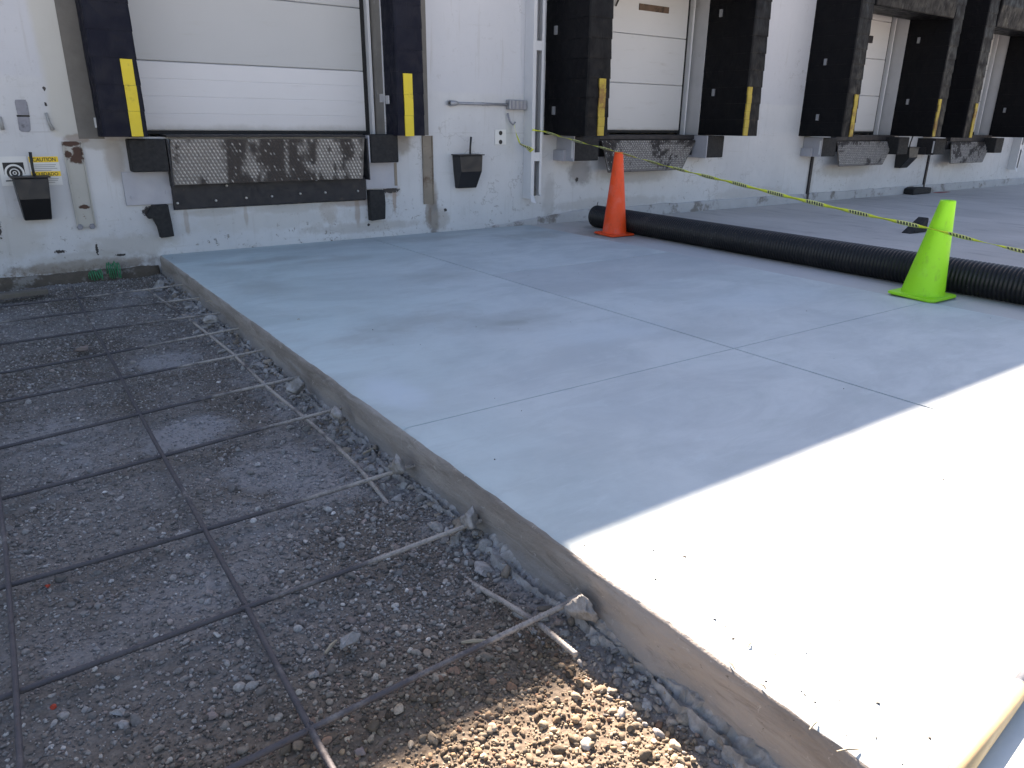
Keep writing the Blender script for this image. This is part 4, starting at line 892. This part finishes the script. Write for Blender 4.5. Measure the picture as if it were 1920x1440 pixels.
# corrugated pipe
pp = thing('drain_pipe', (6.12, -.55, -.004), 'long black corrugated plastic drain pipe lying beside the cones', 'pipe')
rO, rI = .131, .119; n = 28; y0, y1 = -.55, -8.9; pitch = .031; R = []
def ringy(y, r, dx=0, dz=0): 
    s = .010 * math.sin(y * .9) + .022 * (y + .5); return [(6.12 + s + r * math.cos(a), y, rO - .004 + r * math.sin(a)) for a in np.linspace(0, 2 * math.pi, n, endpoint=False)]
R += [ringy(y0 - .3, .110), ringy(y0 + .0, .110), ringy(y0 + .001, rI)]
y = y0
while y > y1:
    R += [ringy(y - .006, rI), ringy(y - .010, rO - .002), ringy(y - .014, rO), ringy(y - .021, rO), ringy(y - .025, rO - .002), ringy(y - pitch + .001, rI)]; y -= pitch
R += [ringy(y1 - .002, .110), ringy(y1 + .3, .110)]
m = MB(); m.loft(R, True, (True, True)); m.build('corrugated_wall', M['pipe'], pp, smooth=True)
m = MB(); m.tube([(6.12, -.56, 2 * rO - .03), (6.125, -.562, 2 * rO + .015), (6.13, -.565, 2 * rO + .035)], .004, 5); m.build('frayed_strand', M['plastic'], pp)

# caution tape: twisted ribbon from the wall hook, over the orange cone, across the green one
T = [Vector((5.395, -.172, 1.12)), Vector((5.56, -.178, 1.105)), Vector((5.74, -1.19, .925)), Vector((5.60, -3.0, .705)), Vector((5.545, -4.82, .513)), Vector((5.46, -5.75, .42)), Vector((5.40, -7.2, .20)), Vector((5.38, -8.3, .02))]
def ribbon(name, pts, w, label, twist, parent=None):
    P = []; seg = []
    for a, b in zip(pts[:-1], pts[1:]):
        k = max(4, int((b - a).length / .03)); sag = .006 * (b - a).length
        for i in range(k): t = i / k; P.append(a.lerp(b, t) + Vector((0, 0, -4 * sag * t * (1 - t))))
    P.append(pts[-1]); m = MB(); V = []; UV = []; L = 0
    for i, p in enumerate(P):
        tg = (P[min(i + 1, len(P) - 1)] - P[max(i - 1, 0)]).normalized(); up = Vector((0, 0, 1)); s = tg.cross(up).normalized(); up = s.cross(tg)
        if i: L += (p - P[i - 1]).length
        ph = twist(L); dv = (math.cos(ph) * up + math.sin(ph) * s) * w / 2; V += [p - dv, p + dv]; UV += [(L * 2.5, 0), (L * 2.5, 1)]
    m.add(V, [(2 * i, 2 * i + 2, 2 * i + 3, 2 * i + 1) for i in range(len(P) - 1)])
    o = m.build(name, M['tape'], parent); uvl = o.data.uv_layers.new(name='UVMap')
    for lp in o.data.loops: uvl.data[lp.index].uv = UV[lp.vertex_index]
    so_ = o.modifiers.new('t', 'SOLIDIFY'); so_.thickness = .0006
    for p in o.data.polygons: p.use_smooth = True
    return o
tp = thing('caution_tape', (5.395, -.172, 1.1), 'yellow printed caution tape stretched from the drain guard past both cones', 'caution tape')
ribbon('tape_run', T, .038, None, lambda L: .85 + .35 * math.sin(L * 2 * math.pi * 2.5) + .25 * math.sin(L * 1.3), tp)
ribbon('tape_tail', [Vector(at(964, 234, Y=-.07)), Vector(at(968, 252, Y=-.09)), Vector(at(975, 270, Y=-.12)), Vector(at(990, 277, Y=-.20)), Vector(at(998, 283, Y=-.19))], .06, None, lambda L: 1.45 - L * 1.5, tp)

# wheel chock, pole, board, green ties
p = at(1716, 436, Z=0); t = thing('wheel_chock', (9.12, -2.9, -.004), 'black rubber wheel chock on the yard behind the green cone', 'wheel chock')
m = MB(); m.prism([(8.98, -.004), (9.36, -.004), (9.36, .16), (9.33, .17)], 'y', -2.98, -2.86); m.build('wedge', M['rubber'], t, bevel=.01)
MB().box(9.06, 9.34, -2.990, -2.981, .012, .028).build('edge_rib', M['rubber'], t)
RP = .0195; a = at(1810, 1429, Z=RP); b = at(1905, 1298, Z=RP); dr = Vector(b - a).normalized(); a_ = Vector(a) - dr * .16; j = Vector(a) + dr * float(np.linalg.norm(at(1909, 1288, Z=RP) - a)); e = j + dr * 1.6
t = thing('tool_pole', (a_.x, a_.y, .0), 'yellow tool pole with a metal sleeve lying on the sunlit slab', 'pole')
m = MB(); m.tube([Vector((a_.x, a_.y, RP)), Vector((j.x, j.y, RP))], RP, 24); m.build('shaft', M['pole'], t, smooth=True)
m = MB(); m.tube([Vector((j.x, j.y, RP)), Vector((e.x, e.y, RP))], RP * .9, 24); m.build('sleeve', M['galv'], t, smooth=True)
m = MB(); m.tube([Vector((j.x, j.y, RP)) - dr * .002, Vector((j.x, j.y, RP)) + dr * .002], RP * 1.02, 24); m.build('collar', M['galv'], t, smooth=True)
m = MB(); z = -.13; m.hexa([(-1.6, -.72, z - .03), (.27, -.50, z - .03), (.27, -.40, z - .03), (-1.6, -.62, z - .03), (-1.6, -.72, z + .008), (.27, -.50, z + .008), (.27, -.40, z + .008), (-1.6, -.62, z + .008)])
tag(m.build('wood_board', M['wood'], bevel=.003), 'weathered grey board lying in the pit along the wall foot', 'board')
for k, (px, py, nn, lab) in enumerate([(176, 507, 6, 'low bunch of green plastic loops hanging at the wall foot'), (209, 492, 7, 'taller bunch of green plastic loops against the wall beside the low one')]):
    p = at(px, py, Y=-.07); t = thing('green_tie_bunch', (p[0], -.07, -.17), lab, 'plastic ties', 'green plastic ties')
    for q in range(nn):
        x0 = p[0] - .045 + .09 * q / (nn - 1); hh = p[2] + random.uniform(-.015, .01); m = MB(); dx = random.uniform(-.012, .02)
        m.tube([(x0 + dx * .3, -.055, -.15 if k == 0 else -.12), (x0, -.06, hh - .03), (x0 + .006, -.07, hh), (x0 + .014, -.085, hh - .03), (x0 + .016 + dx, -.10, -.165 + random.uniform(0, .02))], .0042, 6); m.build('loop', M['green_plastic'], t, smooth=True)

# specks of debris on the slab
rd = np.random.default_rng(9); n = 300
x = np.r_[XS + .03 + np.abs(rd.normal(0, .10, 70)), rd.uniform(XS, XR - .1, 80)]; y = np.r_[rd.uniform(-7.2, -6.0, 70), rd.uniform(-7., -.2, 80)]
k = (x > XS + .02) & (x < XR); x, y = x[k], y[k]; r = np.clip(rd.lognormal(math.log(.0026), .5, len(x)), .0012, .007)
me = scatter('slab_crumbs', np.c_[x, y, np.zeros(len(x))], r, np.array([.12, .11, .10]) * rd.uniform(.5, 1.6, (len(x), 1)), 1, (.3, .6), .2, seed=12); me.materials.append(M['stone'])
tag(link('slab_crumbs', me), 'small dark crumbs scattered over the fresh slab', 'crumbs', kind='stuff')
for (px, py, l, a) in [(1405, 1212, .02, .3), (1372, 1250, .03, 1.2), (1525, 1363, .035, .1), (1590, 1410, .05, -.5), (1431, 1290, .02, 1.4), (392, 566, .05, -.2), (560, 600, .02, .3)]:
    p = at(px, py, Z=0); m = MB(); m.tube([(p[0] - l / 2 * math.cos(a), p[1] - l / 2 * math.sin(a), .004), (p[0], p[1], .008), (p[0] + l / 2 * math.cos(a), p[1] + l / 2 * math.sin(a), .003)], [.0015, .0025, .0015], 5)
    tag(m.build('wood_splinter', M['stick']), 'tiny pale splinter on the edge of the fresh slab', 'splinter', 'splinters on the slab edge')

for o in bpy.data.objects:
    if '_o' in o: del o['_o']
